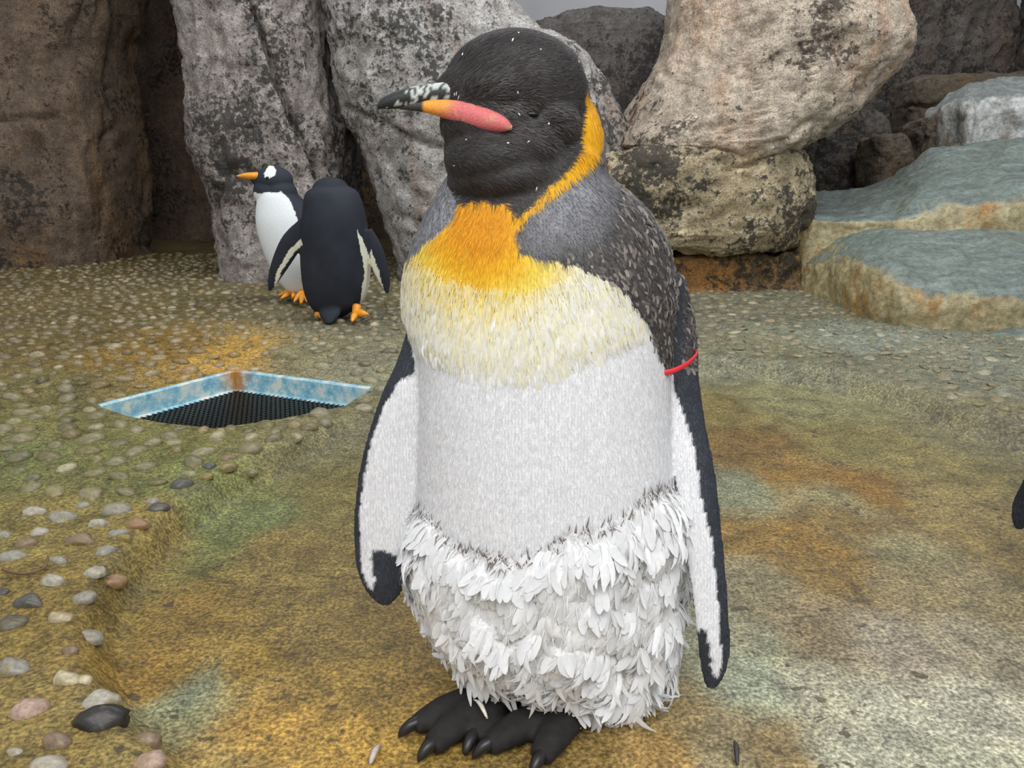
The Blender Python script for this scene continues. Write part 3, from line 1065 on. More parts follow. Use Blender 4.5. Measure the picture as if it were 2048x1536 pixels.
terrace('rock_terrace', 'lowest broad rock terrace with green-grey top and ochre face above the pebbled floor',
        [(1648, [(500, 4.1), (515, 3.9), (545, 3.8), (622, 3.74)]), (1700, [(472, 4.0), (495, 3.72), (530, 3.5), (648, 3.42)]), (1770, [(464, 3.95), (500, 3.5), (545, 3.22), (678, 3.14)]), (1850, [(462, 3.86), (510, 3.4), (572, 3.08), (694, 3.02)]),
         (1950, [(464, 3.80), (515, 3.35), (580, 3.06), (682, 3.02)]), (2060, [(466, 3.76), (520, 3.3), (590, 3.04), (668, 3.02)]), (2300, [(470, 3.65), (520, 3.25), (600, 3.0), (690, 2.98)])],
        M_T1, 170, 80, 0.035, 12)
terrace('rock_step', 'low ochre rock step at the foot of the lowest terrace',
        [(1856, [(684, 3.1), (688, 3.06), (694, 3.02), (702, 3.0)]), (1900, [(672, 3.1), (676, 3.02), (686, 2.97), (708, 2.95)]), (2000, [(660, 3.1), (665, 2.98), (676, 2.92), (716, 2.9)]), (2100, [(655, 3.1), (662, 2.94), (674, 2.88), (724, 2.86)]), (2300, [(655, 3.1), (664, 2.9), (678, 2.84), (736, 2.82)])],
        M_T1, 80, 36, 0.012, 19)

# rear wall of the enclosure
M_WALL = plain_mat('pale_render_wall', (190, 190, 192), 0.85, 0.08, 2, 0.1, 0.01)
Vw = np.array([(-6, 7.5, -0.1), (6.5, 7.5, -0.1), (6.5, 7.5, 3.2), (-6, 7.5, 3.2), (-6, 7.7, -0.1), (6.5, 7.7, -0.1), (6.5, 7.7, 3.2), (-6, 7.7, 3.2)])
o = add_obj('wall_back', make_mesh('wall_back', Vw, [(0, 1, 2, 3), (5, 4, 7, 6), (3, 2, 6, 7), (1, 5, 6, 2), (4, 0, 3, 7)], M_WALL, None, False))
o['kind'] = 'structure'
for side, x0, x1 in (('wall_left', -8.6, -8.4), ('wall_right', 6.5, 6.7)):
    Vs = np.array([(x, y, z) for x in (x0, x1) for y in (1.5, 7.7) for z in (-0.1, 3.2)])
    Fs = orient(Vs, [(0, 1, 3, 2), (4, 6, 7, 5), (0, 4, 5, 1), (2, 3, 7, 6), (1, 5, 7, 3), (0, 2, 6, 4)])
    o = add_obj(side, make_mesh(side, Vs, Fs, M_WALL, None, False))
    o['kind'] = 'structure'

# ================================================================== PENGUINS
M_BODY = attr_mat('plumage_skin', 0.7, 0.2, 0.12, 260, 0.25, 0.001)
M_FEATHER = attr_mat('feather', 0.62, 0.25, 0.05, 200, 0.0, 0.0, 0.15, 0.22)
M_DARKF = attr_mat('dark_feather', 0.5, 0.35, 0.08, 200, 0.0, 0.0, 0.1, 0.05)
M_FOOT = attr_mat('scaly_skin', 0.5, 0.35, 0.2, 200, 0.4, 0.002)


def feathers(P, N, D, L, W, lift, curl, c_root, c_tip, seg=2, cup=0.0, nblend=0.6, profile='blade', side=None):
    """grow one feather per root; returns V, F (tri+quads as quads), colour, normals"""
    n = len(P)
    N = N / (np.linalg.norm(N, axis=1)[:, None] + 1e-9)
    D = D - (D * N).sum(1)[:, None] * N
    D = D / (np.linalg.norm(D, axis=1)[:, None] + 1e-9)
    X = np.cross(N, D)
    L = np.broadcast_to(L, n)[:, None]
    W = np.broadcast_to(W, n)[:, None]
    lift = np.broadcast_to(lift, n)[:, None]
    curl = np.broadcast_to(curl, n)[:, None]
    side = np.zeros((n, 1)) if side is None else np.asarray(side)[:, None]
    k = 3 if cup > 0 else 2
    rows, cols, nors = [], [], []
    for j in range(seg + 1):
        s = j / seg
        ang = lift + curl * s
        ctr = P + L * s * (D * np.cos(ang * 0.8) + N * np.sin(ang * 0.8)) + X * side * L * s * s
        if profile == 'blade':
            w = W * (1.0 - s) ** 0.7 + 1e-5
        elif profile == 'round':
            w = W * math.sqrt(max(1 - ((s - 0.45) / 0.565) ** 2, 0.0)) + 1e-5
        else:
            w = W * (math.sin(math.pi * min(0.16 + 0.84 * s, 0.985)) ** 0.75) + 1e-5
        if k == 2:
            rows += [ctr - X * w * 0.5, ctr + X * w * 0.5]
        else:
            rows += [ctr - X * w * 0.5 - N * w * cup, ctr + N * w * cup * 0.3, ctr + X * w * 0.5 - N * w * cup]
        t = s ** 0.8
        c = c_root * (1 - t) + c_tip * t
        cols += [c] * k
        bn = N * np.cos(ang) - D * np.sin(ang)
        for q in ((-1, 1) if k == 2 else (-1, 0, 1)):
            m = N * nblend + bn * (1 - nblend) + X * q * (0.25 if k == 2 else 0.45) * (1 - nblend * 0.6)
            nors.append(m / (np.linalg.norm(m, axis=1)[:, None] + 1e-9))
    R = len(rows)
    V = np.stack(rows, 1).reshape(-1, 3)
    Cc = np.stack(cols, 1).reshape(-1, 3)
    Nn = np.stack(nors, 1).reshape(-1, 3)
    base = (np.arange(n) * R)[:, None]
    q = []
    for j in range(seg):
        for i in range(k - 1):
            a = j * k + i
            q.append([a + 1, a, a + k, a + k + 1])
    F = (base[:, :, None] + np.array(q)[None]).reshape(-1, 4)
    return V, F, Cc, Nn


def cat_feathers(name, lst, mat, root):
    Vs, Fs, Cs, Ns, o = [], [], [], [], 0
    for V, F, Cc, Nn in lst:
        Vs.append(V)
        Fs.append(F + o)
        Cs.append(Cc)
        Ns.append(Nn)
        o += len(V)
    ob = world_obj(name, np.vstack(Vs), np.vstack(Fs), mat, np.vstack(Cs), parent=root, normals=np.vstack(Ns))
    ob['kind'] = 'stuff'
    return ob


def sampler(V, F, N, mask_v, n, rng):
    """n random surface points on faces whose vertices carry mask weight"""
    w = mask_v[F].mean(1)
    a = np.linalg.norm(np.cross(V[F[:, 2]] - V[F[:, 0]], V[F[:, 3]] - V[F[:, 1]]), axis=1) * w
    a[w < 0.3] = 0
    if a.sum() <= 0:
        return np.zeros(0, int), np.zeros((0, 4))
    f = rng.choice(len(F), n, p=a / a.sum())
    b = rng.random((n, 4)) ** 1.5
    b /= b.sum(1)[:, None]
    return f, b


# ------------------------------------------------------------------ king penguin
def build_king():
    foot_c = (on_z(1000, 1400)[:2] + on_z(1150, 1420)[:2]) / 2
    root = empty('king_penguin', (foot_c[0], foot_c[1] + 0.02, 0.0))
    torso_rows = [(.765, 1000, 1170, 1.0, .04), (.74, 930, 1200, 1.0, .075), (.71, 895, 1218, 1.0, .092), (.68, 866, 1275, 1.0, .108), (.65, 842, 1312, 1.0, .122), (.60, 818, 1338, 1.0, .136),
                  (.55, 813, 1345, 1.0, .146), (.485, 828, 1340, .995, .152), (.415, 832, 1342, .99, .157), (.34, 830, 1352, .985, .162), (.266, 828, 1358, .98, .164), (.20, 836, 1348, .975, .160),
                  (.15, 858, 1340, .965, .150), (.11, 892, 1332, .952, .128), (.08, 938, 1312, .94, .096), (.060, 996, 1280, .93, .064), (.05, 1060, 1230, .925, .03)]
    secs = []
    for (z, xl, xr, Y, dy) in torso_rows:
        a, b = px_to_x(xl, Y, z), px_to_x(xr, Y, z)
        secs.append(((a + b) / 2, Y, z, (b - a) / 2, dy))
    torso = loft(secs, 72, 90, 2.15)

    def E(px, py, Y, rx, rz, ry, rot=None):
        c = at(px, py, Y)
        s = math.hypot(Y, 0.0) / FPX * 0.97
        return ellipsoid(c, (rx * s, ry, rz * s), rot=rot)
    head = [E(1030, 190, .985, 142, 119, .066), E(1085, 235, 1.0, 96, 135, .062), E(1118, 300, 1.01, 92, 120, .066), E(1015, 305, .965, 126, 98, .064), E(945, 195, .97, 78, 62, .040),
            E(985, 250, .955, 104, 70, .050), E(1010, 355, .955, 116, 58, .066), E(985, 320, .945, 96, 66, .056), E(905, 190, .965, 40, 26, .022), E(1105, 248, .945, 52, 50, .024), E(985, 190, .94, 66, 50, .032)]

    def flipper(rows, th):
        s = []
        for (py, xl, xr, Y, t) in rows:
            a, b = at(xl, py, Y), at(xr, py, Y)
            s.append(((a[0] + b[0]) / 2, Y, a[2], (b[0] - a[0]) / 2, t * th))
        return loft(s, 40, 60, 2.0)
    lf = flipper([(625, 822, 850, .985, 1.6), (680, 808, 852, .97, 1.6), (730, 790, 856, .955, 1.4), (790, 762, 856, .945, 1.2), (870, 735, 854, .94, 1.0), (950, 716, 850, .935, .9), (1050, 706, 838, .93, .85),
                  (1120, 709, 826, .925, .75), (1165, 722, 814, .92, .65), (1195, 742, 796, .92, .5), (1210, 758, 782, .92, .3)], 0.011)
    rf = flipper([(545, 1320, 1362, 1.0, 2.4), (600, 1312, 1380, .99, 2.2), (660, 1310, 1390, .98, 2.0), (710, 1315, 1394, .97, 1.7), (770, 1318, 1400, .955, 1.4), (850, 1330, 1412, .935, 1.1), (950, 1348, 1432, .905, 1.0), (1080, 1366, 1446, .875, .9),
                  (1180, 1382, 1455, .855, .85), (1290, 1395, 1461, .835, .7), (1345, 1402, 1452, .83, .55), (1378, 1412, 1432, .828, .3)], 0.011)

    def foot(ank, toes):
        ps = []
        A = on_z(*ank)
        A[2] = 0.0
        ps.append(tube([A + [0, 0.03, 0.075], A + [0, 0.02, 0.045], A + [0, 0.0, 0.022]], [.030, .028, .024], 14))
        K = A + np.array([0, 0, 0.020])
        tips = []
        for (tx, ty, w) in toes:
            T = on_z(tx, ty)
            k = K + (T - A) * 0.22
            k[2] = 0.019
            m = K + (T - A) * 0.62
            m[2] = 0.0195
            e = K + (T - A) * 0.92
            e[2] = 0.0125
            ps.append(tube([K, k, m, e], [.026, .0235 * w, .0215 * w, .0140 * w], 14, flat=0.82))
            tips.append((A, T, w))
        for (a, b) in zip(toes[:-1], toes[1:]):      # web between toes
            Ta, Tb = on_z(a[0], a[1]), on_z(b[0], b[1])
            m = (Ta + Tb) / 2
            q = A + (m - A) * 0.66
            ps.append(tube([A + [0, 0, .010], A * .5 + q * .5 + [0, 0, .008], q + [0, 0, .006]], [.03, .034, .026], 12, flat=0.30))
        return ps, tips
    fl, tl = foot((1010, 1400), [(812, 1474, 1.0), (848, 1520, 1.08), (940, 1502, .95)])
    fr, tr = foot((1160, 1420), [(1008, 1476, .82), (958, 1516, 1.08), (1072, 1545, 1.08)])
    lobes = [E(985, 1300, .905, 56, 56, .036), E(1085, 1325, .88, 60, 48, .035), E(1215, 1360, .89, 78, 66, .045), E(1290, 1290, .93, 52, 70, .05)]
    tail = tube([(.06, 1.06, .16), (.075, 1.13, .09), (.085, 1.20, .03)], [.06, .05, .02], 16, flat=0.35, up=(0, 1, .5))
    comps = {'torso': [torso, tail] + lobes, 'head': head, 'lf': [lf], 'rf': [rf], 'foot': fl + fr}
    V, F, N = remesh([p for v in comps.values() for p in v], 0.0038, 4)
    # which component each vertex belongs to
    names = list(comps)
    dist = np.full((len(names), len(V)), 1e3)
    for k, nme in enumerate(names):
        for (pv, pf) in comps[nme]:
            lo, hi = pv.min(0) - 0.02, pv.max(0) + 0.02
            idx = np.nonzero(((V > lo) & (V < hi)).all(1))[0]
            bv = BVHTree.FromPolygons([tuple(v) for v in pv], pf)
            for i in idx:
                r = bv.find_nearest(Vector(V[i]), 0.03)
                if r[0] is not None and r[3] < dist[k, i]:
                    dist[k, i] = r[3]
    comp = np.array(names)[dist.argmin(0)]
    px, py = project(V)

    # ---- shape: the unmoulted lower plumage stands proud of the freshly moulted belly
    RING = [(770, 1000), (795, 1008), (850, 1022), (880, 1062), (915, 1092), (965, 1108), (1030, 1122), (1070, 1108), (1130, 1072), (1180, 1062), (1235, 1046), (1275, 1004), (1320, 980), (1375, 968), (1420, 968)]
    rx, ry = np.array(RING).T

    def ring_d(px, py, P):
        j = 7 * fbm(P * 60, 2, 3)
        return py - np.interp(px + j, rx, ry)
    CH = [(800, 640), (830, 690), (880, 720), (960, 745), (1040, 755), (1110, 738), (1180, 708), (1250, 682), (1300, 660), (1340, 640)]
    chx, chy = np.array(CH).T

    def chest_d(px, py, P):
        j = 8 * fbm(P * 55, 2, 13)
        return np.interp(px + j, chx, chy) - py
    back = smooth(1.0, 1.06, V[:, 1])
    tors = comp == 'torso'
    rd = ring_d(px, py, V)
    cd = chest_d(px, py, V)
    lum = fbm(V * 24, 2, 71)
    scal = np.abs(fbm(V * np.array([17, 17, 22]), 2, 72))
    disp = np.where(tors, (0.017 + 0.006 * lum - 0.026 * smooth(0.16, 0.0, scal) * 0.5) * smooth(-6, 40, rd), 0)
    disp = disp + np.where(tors & (rd < 0), 0.003 * smooth(-12, 40, cd) * smooth(0, 60, py - 440) * (1 + 0.6 * lum), 0)
    disp = disp * np.where(tors, 1, 0)
    # fade where the flipper joins
    V = V + N * disp[:, None]
    N = vert_normals(V, F)
    px, py = project(V)

    # ---- colour
    WHITE, CREAM, GOLD = srgb(236, 236, 238), srgb(246, 242, 218), srgb(248, 196, 44)
    ORANGE, YEL = srgb(232, 164, 40), srgb(252, 224, 96)
    BLACK, SIL, DGREY, SLATE = srgb(50, 46, 45), srgb(140, 140, 145), srgb(72, 68, 66), srgb(56, 60, 68)
    R_EDGE = [(1090, 395), (1045, 440), (1026, 470), (1040, 505), (1075, 522), (1150, 532), (1195, 548), (1250, 590), (1285, 640), (1312, 700), (1332, 738), (1400, 752)]
    L_EDGE = [(915, 400), (912, 430), (880, 462), (850, 488), (818, 520), (804, 560)]
    gx, gy = np.array(R_EDGE).T
    LWHITE = [(846, 738), (800, 762), (768, 812), (744, 880), (728, 950), (719, 1040), (719, 1110), (730, 1160), (744, 1180), (749, 1160), (741, 1118), (746, 1098), (762, 1098), (800, 1112), (870, 1112), (870, 738)]
    RWHITE = [(1300, 740), (1338, 758), (1365, 820), (1385, 880), (1396, 950), (1408, 1020), (1424, 1080), (1434, 1180), (1441, 1280), (1446, 1310), (1438, 1352), (1424, 1346), (1420, 1292), (1410, 1256), (1394, 1262), (1380, 1150), (1362, 1000), (1330, 880), (1300, 780)]
    STRIPE = [(1172, 186), (1186, 200), (1199, 236), (1208, 268), (1206, 300), (1170, 338), (1104, 388), (1064, 422), (1015, 455), (1052, 418), (1098, 376), (1146, 326), (1160, 300), (1164, 246)]

    def colour(P, Nn, cp):
        px, py = project(P)
        j1, j2 = 5 * fbm(P * 140, 2, 21), 5 * fbm(P * 140, 2, 22)
        x, y = px + j1, py + j2
        n = len(P)
        c = np.repeat(WHITE[None], n, 0)
        # torso
        d_or = np.hypot((x - 965) / 150, (y - 430) / 175)
        ch = mixc(np.repeat(ORANGE[None], n, 0), np.repeat(GOLD[None], n, 0), smooth(0.25, 0.7, d_or))
        ch = mixc(ch, np.repeat(YEL[None], n, 0), smooth(0.62, 0.95, d_or))
        ch = mixc(ch, np.repeat(CREAM[None], n, 0), smooth(0.9, 1.55, d_or))
        cdd = chest_d(px, py, P)
        t = smooth(-8, 14, cdd)
        c = mixc(c, ch, t)
        edge_d = dist_line(x, y, R_EDGE)[0]
        right = (in_poly(x, y, R_EDGE + [(1500, 752), (1500, 300), (1100, 200)]))
        left = in_poly(x, y, L_EDGE + [(700, 560), (700, 300), (915, 300)])
        bk = P[:, 1] + 0.02 * fbm(P * 20, 2, 5) > 1.015
        grey = right | left | (bk & (y < 1000))
        gcol = mixc(np.repeat(SIL[None], n, 0), np.repeat(DGREY[None], n, 0), smooth(0, 190, np.hypot(x - 1120, y - 400) + 30 * fbm(P * 30, 2, 8)) * (x > 1000))
        gcol = gcol * (1 + 0.25 * fbm(P * 90, 3, 33))[:, None]
        gcol = mixc(gcol, np.repeat(srgb(40, 40, 42)[None], n, 0), smooth(16, 3, edge_d) * right * smooth(1060, 1130, x) * 0.85)
        c = np.where(grey[:, None], gcol, c)
        low = (cp == 'torso') & (ring_d(px, py, P) > 0) & ~(right & (P[:, 1] > 0.99))
        c = np.where(low[:, None], srgb(232, 231, 230)[None], c)
        tl_ = (cp == 'torso') & (P[:, 1] > 1.0) & (y > 1000)
        c = np.where(tl_[:, None], srgb(52, 50, 52)[None], c)
        # head
        hd = np.repeat(BLACK[None], n, 0) * (1 + 0.3 * fbm(P * 60, 3, 44))[:, None]
        st = in_poly(px + 2 * fbm(P * 200, 2, 3), py, STRIPE)
        hd = np.where(st[:, None], mixc(np.repeat(srgb(246, 190, 26)[None], n, 0), np.repeat(srgb(222, 160, 24)[None], n, 0), smooth(250, 420, py)), hd)
        nape = in_poly(px, py, [(1206, 268), (1206, 300), (1170, 338), (1104, 388), (1064, 422), (1015, 455), (1100, 560), (1500, 560), (1500, 200), (1230, 240)])
        hd = np.where(nape[:, None], srgb(138, 138, 143)[None], hd)
        collar = (y > 395 - 0.0 * x) & (px < 1060) & ~nape
        hd = np.where((collar & (np.hypot((x - 965) / 150, (y - 430) / 175) < 0.9) & (y > 408))[:, None], ORANGE[None] * 0.9, hd)
        c = np.where((cp == 'head')[:, None], hd, c)
        bc = in_poly(x, y, [(898, 290), (905, 392), (918, 412), (960, 404), (1010, 408), (1036, 440), (1062, 420), (1104, 386), (1168, 336), (1204, 300), (1200, 190), (1100, 200)])
        c = np.where(((cp == 'torso') & bc)[:, None], BLACK[None], c)
        c = np.where((((cp == 'torso') | (cp == 'head')) & st)[:, None], srgb(242, 184, 30)[None], c)
        # flippers
        for nm, poly in (('lf', LWHITE), ('rf', RWHITE)):
            w = in_poly(px + 0.5 * j1, py + 0.5 * j2, poly) & (Nn[:, 1] < 0.25)
            fc = np.where(w[:, None], WHITE[None], (SLATE * 0.8)[None] * (1 + 0.3 * fbm(P * 120, 2, 12))[:, None])
            c = np.where((cp == nm)[:, None], fc, c)
        c = np.where((cp == 'foot')[:, None], (srgb(44, 42, 41))[None] * (1 + 0.35 * fbm(P * 120, 3, 2))[:, None], c)
        return np.clip(c, 0, 1)
    col = colour(V, N, comp)
    tag(root, 'large moulting king penguin with golden chest and red flipper band standing in the basin', 'penguin')
    body = world_obj('body', V, F, M_BODY, col, parent=root)

    # ---- plumage
    rng = np.random.default_rng(5)
    isw = col.min(1) > 0.55
    torsof = tors.astype(float)
    rd = ring_d(px, py, V)
    cd = chest_d(px, py, V)
    greym = (np.ptp(col, axis=1) < 0.06) & (col.max(1) < 0.5)
    front = smooth(0.5, 0.2, N[:, 1])

    def pts(mask, n):
        f, b = sampler(V, F, N, mask.astype(float), n, rng)
        P = (V[F[f]] * b[:, :, None]).sum(1)
        Nn = (N[F[f]] * b[:, :, None]).sum(1)
        cc = (col[F[f]] * b[:, :, None]).sum(1)
        return P, Nn / np.linalg.norm(Nn, axis=1)[:, None], cc, comp[F[f][:, 0]]
    DOWN = np.array([0, 0, -1.0])

    def tufts(mask, nc, per, base_dir, L, W, fan, spread, lift, curl, c_root, c_tip, cond=None, nb_=0.5):
        P, Nn, cc, cp = pts(mask, nc)
        if cond is not None:
            k = cond(P)
            P, Nn = P[k], Nn[k]
        D0 = base_dir(P)
        t = np.repeat(np.arange(len(P)), per)
        n = len(t)
        X = np.cross(Nn, D0)
        X /= np.linalg.norm(X, axis=1)[:, None] + 1e-9
        u = rng.uniform(-1, 1, n)
        Pf = P[t] + X[t] * (u * spread)[:, None] + D0[t] * rng.normal(0, spread * .5, n)[:, None]
        D = D0[t] + X[t] * (u * fan)[:, None] + rng.normal(0, .05, (n, 3))
        shade = (1 + rng.normal(0, .05, n) + rng.normal(0, .04, len(P))[t])[:, None]
        sz = rng.uniform(.75, 1.2, len(P))[t]
        lf_ = lift + rng.normal(0, .10, n) + rng.normal(0, .12, len(P))[t]
        return feathers(Pf, Nn[t], D, rng.uniform(L[0], L[1], n) * sz, rng.uniform(W[0], W[1], n), lf_, curl, np.minimum(c_root * shade, 1), np.minimum(c_tip * shade, 1), 6, 0.18, nb_, 'round', -u * 0.35 + rng.normal(0, .12, n))

    def jitter(D, a):
        return D + rng.normal(0, a, D.shape)
    U = lambda a, b, n: rng.uniform(a, b, n)
    # short new plumage of belly and flippers
    m = (((tors & (rd < 6) & (cd < 10)) | (comp == 'lf') | (comp == 'rf')) & isw)
    P, Nn, cc, cp = pts(m, 46000)
    n = len(P)
    D = jitter(np.repeat(DOWN[None], n, 0), 0.28)
    br = (1 + rng.normal(0, 0.05, n))[:, None]
    cat_feathers('belly_plumage', [feathers(P, Nn, D, U(.004, .007, n), U(.0007, .0012, n), U(.12, .32, n), -0.1, cc * br * 0.96, np.minimum(cc * br * 1.03, 1), 1, 0, 0.9)], M_FEATHER, root)
    # flipper dark scales and edges
    m = ((comp == 'lf') | (comp == 'rf')) & ~isw
    P, Nn, cc, cp = pts(m, 9000)
    n = len(P)
    br = (1 + rng.normal(0, 0.25, n))[:, None]
    cat_feathers('flipper_plumage', [feathers(P, Nn, jitter(np.repeat(DOWN[None], n, 0), 0.15), U(.003, .005, n), U(.0016, .0024, n), 0.12, 0.0, cc * br * 0.8, cc * br * 1.5, 1, 0, 0.55)], M_DARKF, root)
    # chest: hair-like golden feathers above, loose cream tufts below
    ch_m = tors & (cd > -6) & (col[:, 0] > 0.4) & (rd < 0)
    P, Nn, cc, cp = pts(ch_m, 15000)
    n = len(P)
    a, b = project(P)
    fan = np.stack([(a - 985) / 900.0, np.zeros(n), -np.ones(n)], 1)
    br = (1 + rng.normal(0, 0.09, n))[:, None]
    l1 = feathers(P, Nn, jitter(fan, 0.12), U(.009, .016, n), U(.0012, .0024, n), U(.05, .22, n), 0.0, cc * br * 0.98, np.minimum(cc * br * 1.08, 1), 2, 0, 0.88)
    tuft_m = tors & (cd > -4) & (cd < 175) & (col[:, 0] > 0.6) & (rd < 0)
    P, Nn, cc, cp = pts(tuft_m, 1700)
    a, b = project(P)
    keep = chest_d(a, b, P) < 60 + 130 * rng.random(len(P))
    P, Nn, cc, a = P[keep], Nn[keep], cc[keep], a[keep]
    n = len(P)
    fan = np.stack([(a - 985) / 800.0, np.zeros(n), -np.ones(n)], 1)
    br = (1 + rng.normal(0, 0.05, n))[:, None]
    tipc = mixc(np.repeat(srgb(246, 246, 246)[None], n, 0), np.repeat(srgb(248, 238, 184)[None], n, 0), (rng.random(n) < 0.35) * 0.7)
    l2 = feathers(P + Nn * 0.002, Nn, jitter(fan, 0.16), U(.013, .021, n), U(.0055, .009, n), U(.12, .3, n), -0.35, cc * 0.97 * br, np.minimum(tipc * br, 1), 6, 0.2, 0.5, 'round')
    P, Nn, cc, cp = pts(tuft_m, 5000)
    n = len(P)
    a, b = project(P)
    fan = np.stack([(a - 985) / 800.0, np.zeros(n), -np.ones(n)], 1)
    br = (1 + rng.normal(0, 0.1, n))[:, None]
    yl = (rng.random(n) < 0.3)[:, None]
    tc_ = np.where(yl, srgb(244, 232, 170)[None], srgb(246, 246, 242)[None])
    l3 = feathers(P + Nn * 0.002, Nn, jitter(fan, 0.16), U(.010, .018, n), U(.0010, .0020, n), U(.08, .28, n), -0.25, cc * 0.97 * br, np.minimum(tc_ * br, 1), 3, 0, 0.88)
    l4 = tufts(tuft_m, 520, 8, lambda Q: np.stack([(project(Q)[0] - 985) / 800.0, np.zeros(len(Q)), -np.ones(len(Q))], 1),
               (.018, .027), (.0035, .006), 0.22, 0.0035, 0.55, -1.2, srgb(240, 238, 228), srgb(252, 252, 250),
               lambda Q: (chest_d(*project(Q), Q) < 120 * rng.random(len(Q)) + 25) & (project(Q)[0] > 830) & (project(Q)[0] < 1200))
    cat_feathers('chest_plumage', [l1, l2, l3, l4], M_FEATHER, root)
    # unmoulted lower plumage
    lowm = tors & (rd > 4) & (V[:, 1] < 1.03) & (col[:, 0] > 0.15)
    P, Nn, cc, cp = pts(lowm, 4200)
    n = len(P)
    clump = fbm(P * 16, 2, 201)
    side = fbm(P * 11, 2, 202)
    D = np.stack([0.95 * side, np.zeros(n), -np.ones(n)], 1)
    br = (1 + 0.05 * clump + rng.normal(0, 0.03, n))[:, None]
    wh = np.repeat(srgb(236, 236, 236)[None], n, 0)
    l1 = feathers(P, Nn, jitter(D, 0.14), U(.022, .034, n), U(.010, .016, n), 0.14 + 0.15 * clump, -0.4 + rng.normal(0, .15, n), wh * 0.96 * br, wh * br, 6, 0.16, 0.55, 'round', rng.normal(0, 0.2, n))
    # loose barbs lying over the feathers
    P, Nn, cc, cp = pts(lowm, 2200)
    n = len(P)
    side = fbm(P * 11, 2, 202)
    D = np.stack([0.95 * side, np.zeros(n), -np.ones(n)], 1)
    br = (1 + rng.normal(0, 0.10, n))[:, None]
    wb = np.repeat(srgb(238, 238, 238)[None], n, 0)
    l4 = feathers(P + Nn * 0.003, Nn, jitter(D, 0.22), U(.014, .030, n), U(.0010, .0022, n), U(.15, .5, n), -0.5, wb * 0.96 * br, np.minimum(wb * br, 1), 4, 0, 0.4, 'blade', rng.normal(0, 0.4, n))
    l5 = tufts(lowm & (rd > 12), 760, 11, lambda Q: np.stack([1.0 * fbm(Q * 11, 2, 202), np.zeros(len(Q)), -np.ones(len(Q))], 1),
               (.028, .044), (.0055, .0095), 0.36, 0.008, 0.36, -1.25, srgb(240, 239, 238), srgb(248, 248, 248), None, 0.58)
    # hanging wisps at the lower edge
    fr_m = tors & (V[:, 2] < 0.125) & (N[:, 1] < 0.35)
    P, Nn, cc, cp = pts(fr_m, 420)
    n = len(P)
    D = np.repeat(np.array([[0.1, 0.0, -1.0]]), n, 0)
    Nw = Nn.copy()
    Nw[:, 2] = np.maximum(Nw[:, 2], -0.1)
    Nw[:, 1] -= 0.4
    wh = np.repeat(srgb(234, 233, 230)[None], n, 0)
    l2 = feathers(P, Nw, jitter(D, 0.22), U(.026, .042, n), U(.006, .010, n), U(-.1, .25, n), -0.2, wh * 0.96, wh, 5, 0.18, 0.5, 'leaf', rng.normal(0, 0.25, n))
    # curved wisps and dark shafts along the upper rim
    rim_m = tors & (rd > -6) & (rd < 18) & (V[:, 1] < 1.0)
    P, Nn, cc, cp = pts(rim_m, 900)
    n = len(P)
    dk = (rng.random(n) < 0.3)
    c_r = np.where(dk[:, None], srgb(136, 122, 116)[None], srgb(226, 226, 226)[None])
    D = np.stack([rng.normal(0, 0.5, n), np.zeros(n), np.where(rng.random(n) < 0.5, 1.0, -1.0)], 1)
    l3 = feathers(P, Nn, D, U(.008, .016, n), U(.0012, .003, n), U(.5, 1.1, n), -0.5, c_r * 0.85, np.minimum(c_r * 1.15, 1), 3, 0, 0.5)
    cat_feathers('lower_plumage', [l1, l2, l3, l4, l5], M_FEATHER, root)
    # silver neck and shoulders, worn curling old feathers on the back
    gm = (tors | (comp == 'head')) & greym & (col[:, 0] > 0.02) & (V[:, 2] > 0.33) & (py > 190)
    gm &= ~((comp == 'head') & (col[:, 0] < 0.1))
    P, Nn, cc, cp = pts(gm, 30000)
    n = len(P)
    a, b = project(P)
    fan = np.stack([0.55 * np.ones(n), np.zeros(n), -np.ones(n)], 1)
    br = (1 + rng.normal(0, 0.28, n))[:, None]
    l1 = feathers(P, Nn, jitter(fan, 0.15), U(.005, .009, n), U(.0014, .0024, n), U(.1, .35, n), -0.1, cc * 0.3, np.clip(cc * 1.45 * br, 0, 1), 1, 0, 0.5)
    wm = gm & tors & (px > 1120) & (np.hypot(px - 1120, py - 400) > 110) | ((comp == 'rf') & (py < 735) & ((px < 1325) | (px > 1362)))
    P, Nn, cc, cp = pts(wm, 6500)
    n = len(P)
    light = rng.random(n) ** 3
    base = mixc(np.repeat(srgb(66, 60, 57)[None], n, 0), np.repeat(srgb(172, 162, 152)[None], n, 0), light)
    D = jitter(np.repeat(np.array([[0.5, 0.1, -1.0]]), n, 0), 0.35)
    l2 = feathers(P, Nn, D, U(.010, .018, n), U(.003, .0065, n), U(.25, .9, n), -1.1, base * 0.45, base, 5, 0.2, 0.4, 'round', rng.normal(0, 0.3, n))
    cat_feathers('back_plumage', [l1, l2], M_DARKF, root)
    # head
    hm = ((comp == 'head') & (col[:, 0] < 0.12)) | (tors & (col[:, 0] < 0.045) & (py < 440))
    P, Nn, cc, cp = pts(hm, 34000)
    n = len(P)
    a, b = project(P)
    D = np.stack([np.ones(n), 0.1 * np.ones(n), np.where(b < 200, 0.25, -0.35)], 1)
    swirl = fbm(P * 26, 2, 301)
    D[:, 2] += 0.8 * swirl
    br = (1 + rng.normal(0, 0.3, n))[:, None]
    paler = smooth(110, 30, np.hypot(a - 1000, (b - 205) * 1.5)) * 0.5 + smooth(80, 20, np.hypot(a - 1115, b - 255)) * 0.5
    tip = mixc(cc * 1.5, np.repeat(srgb(150, 142, 134)[None], n, 0), np.clip(paler + 0.24, 0, 1) * rng.random(n) ** 3)
    lift = 0.16 + 0.5 * paler + 0.45 * np.maximum(swirl, 0)
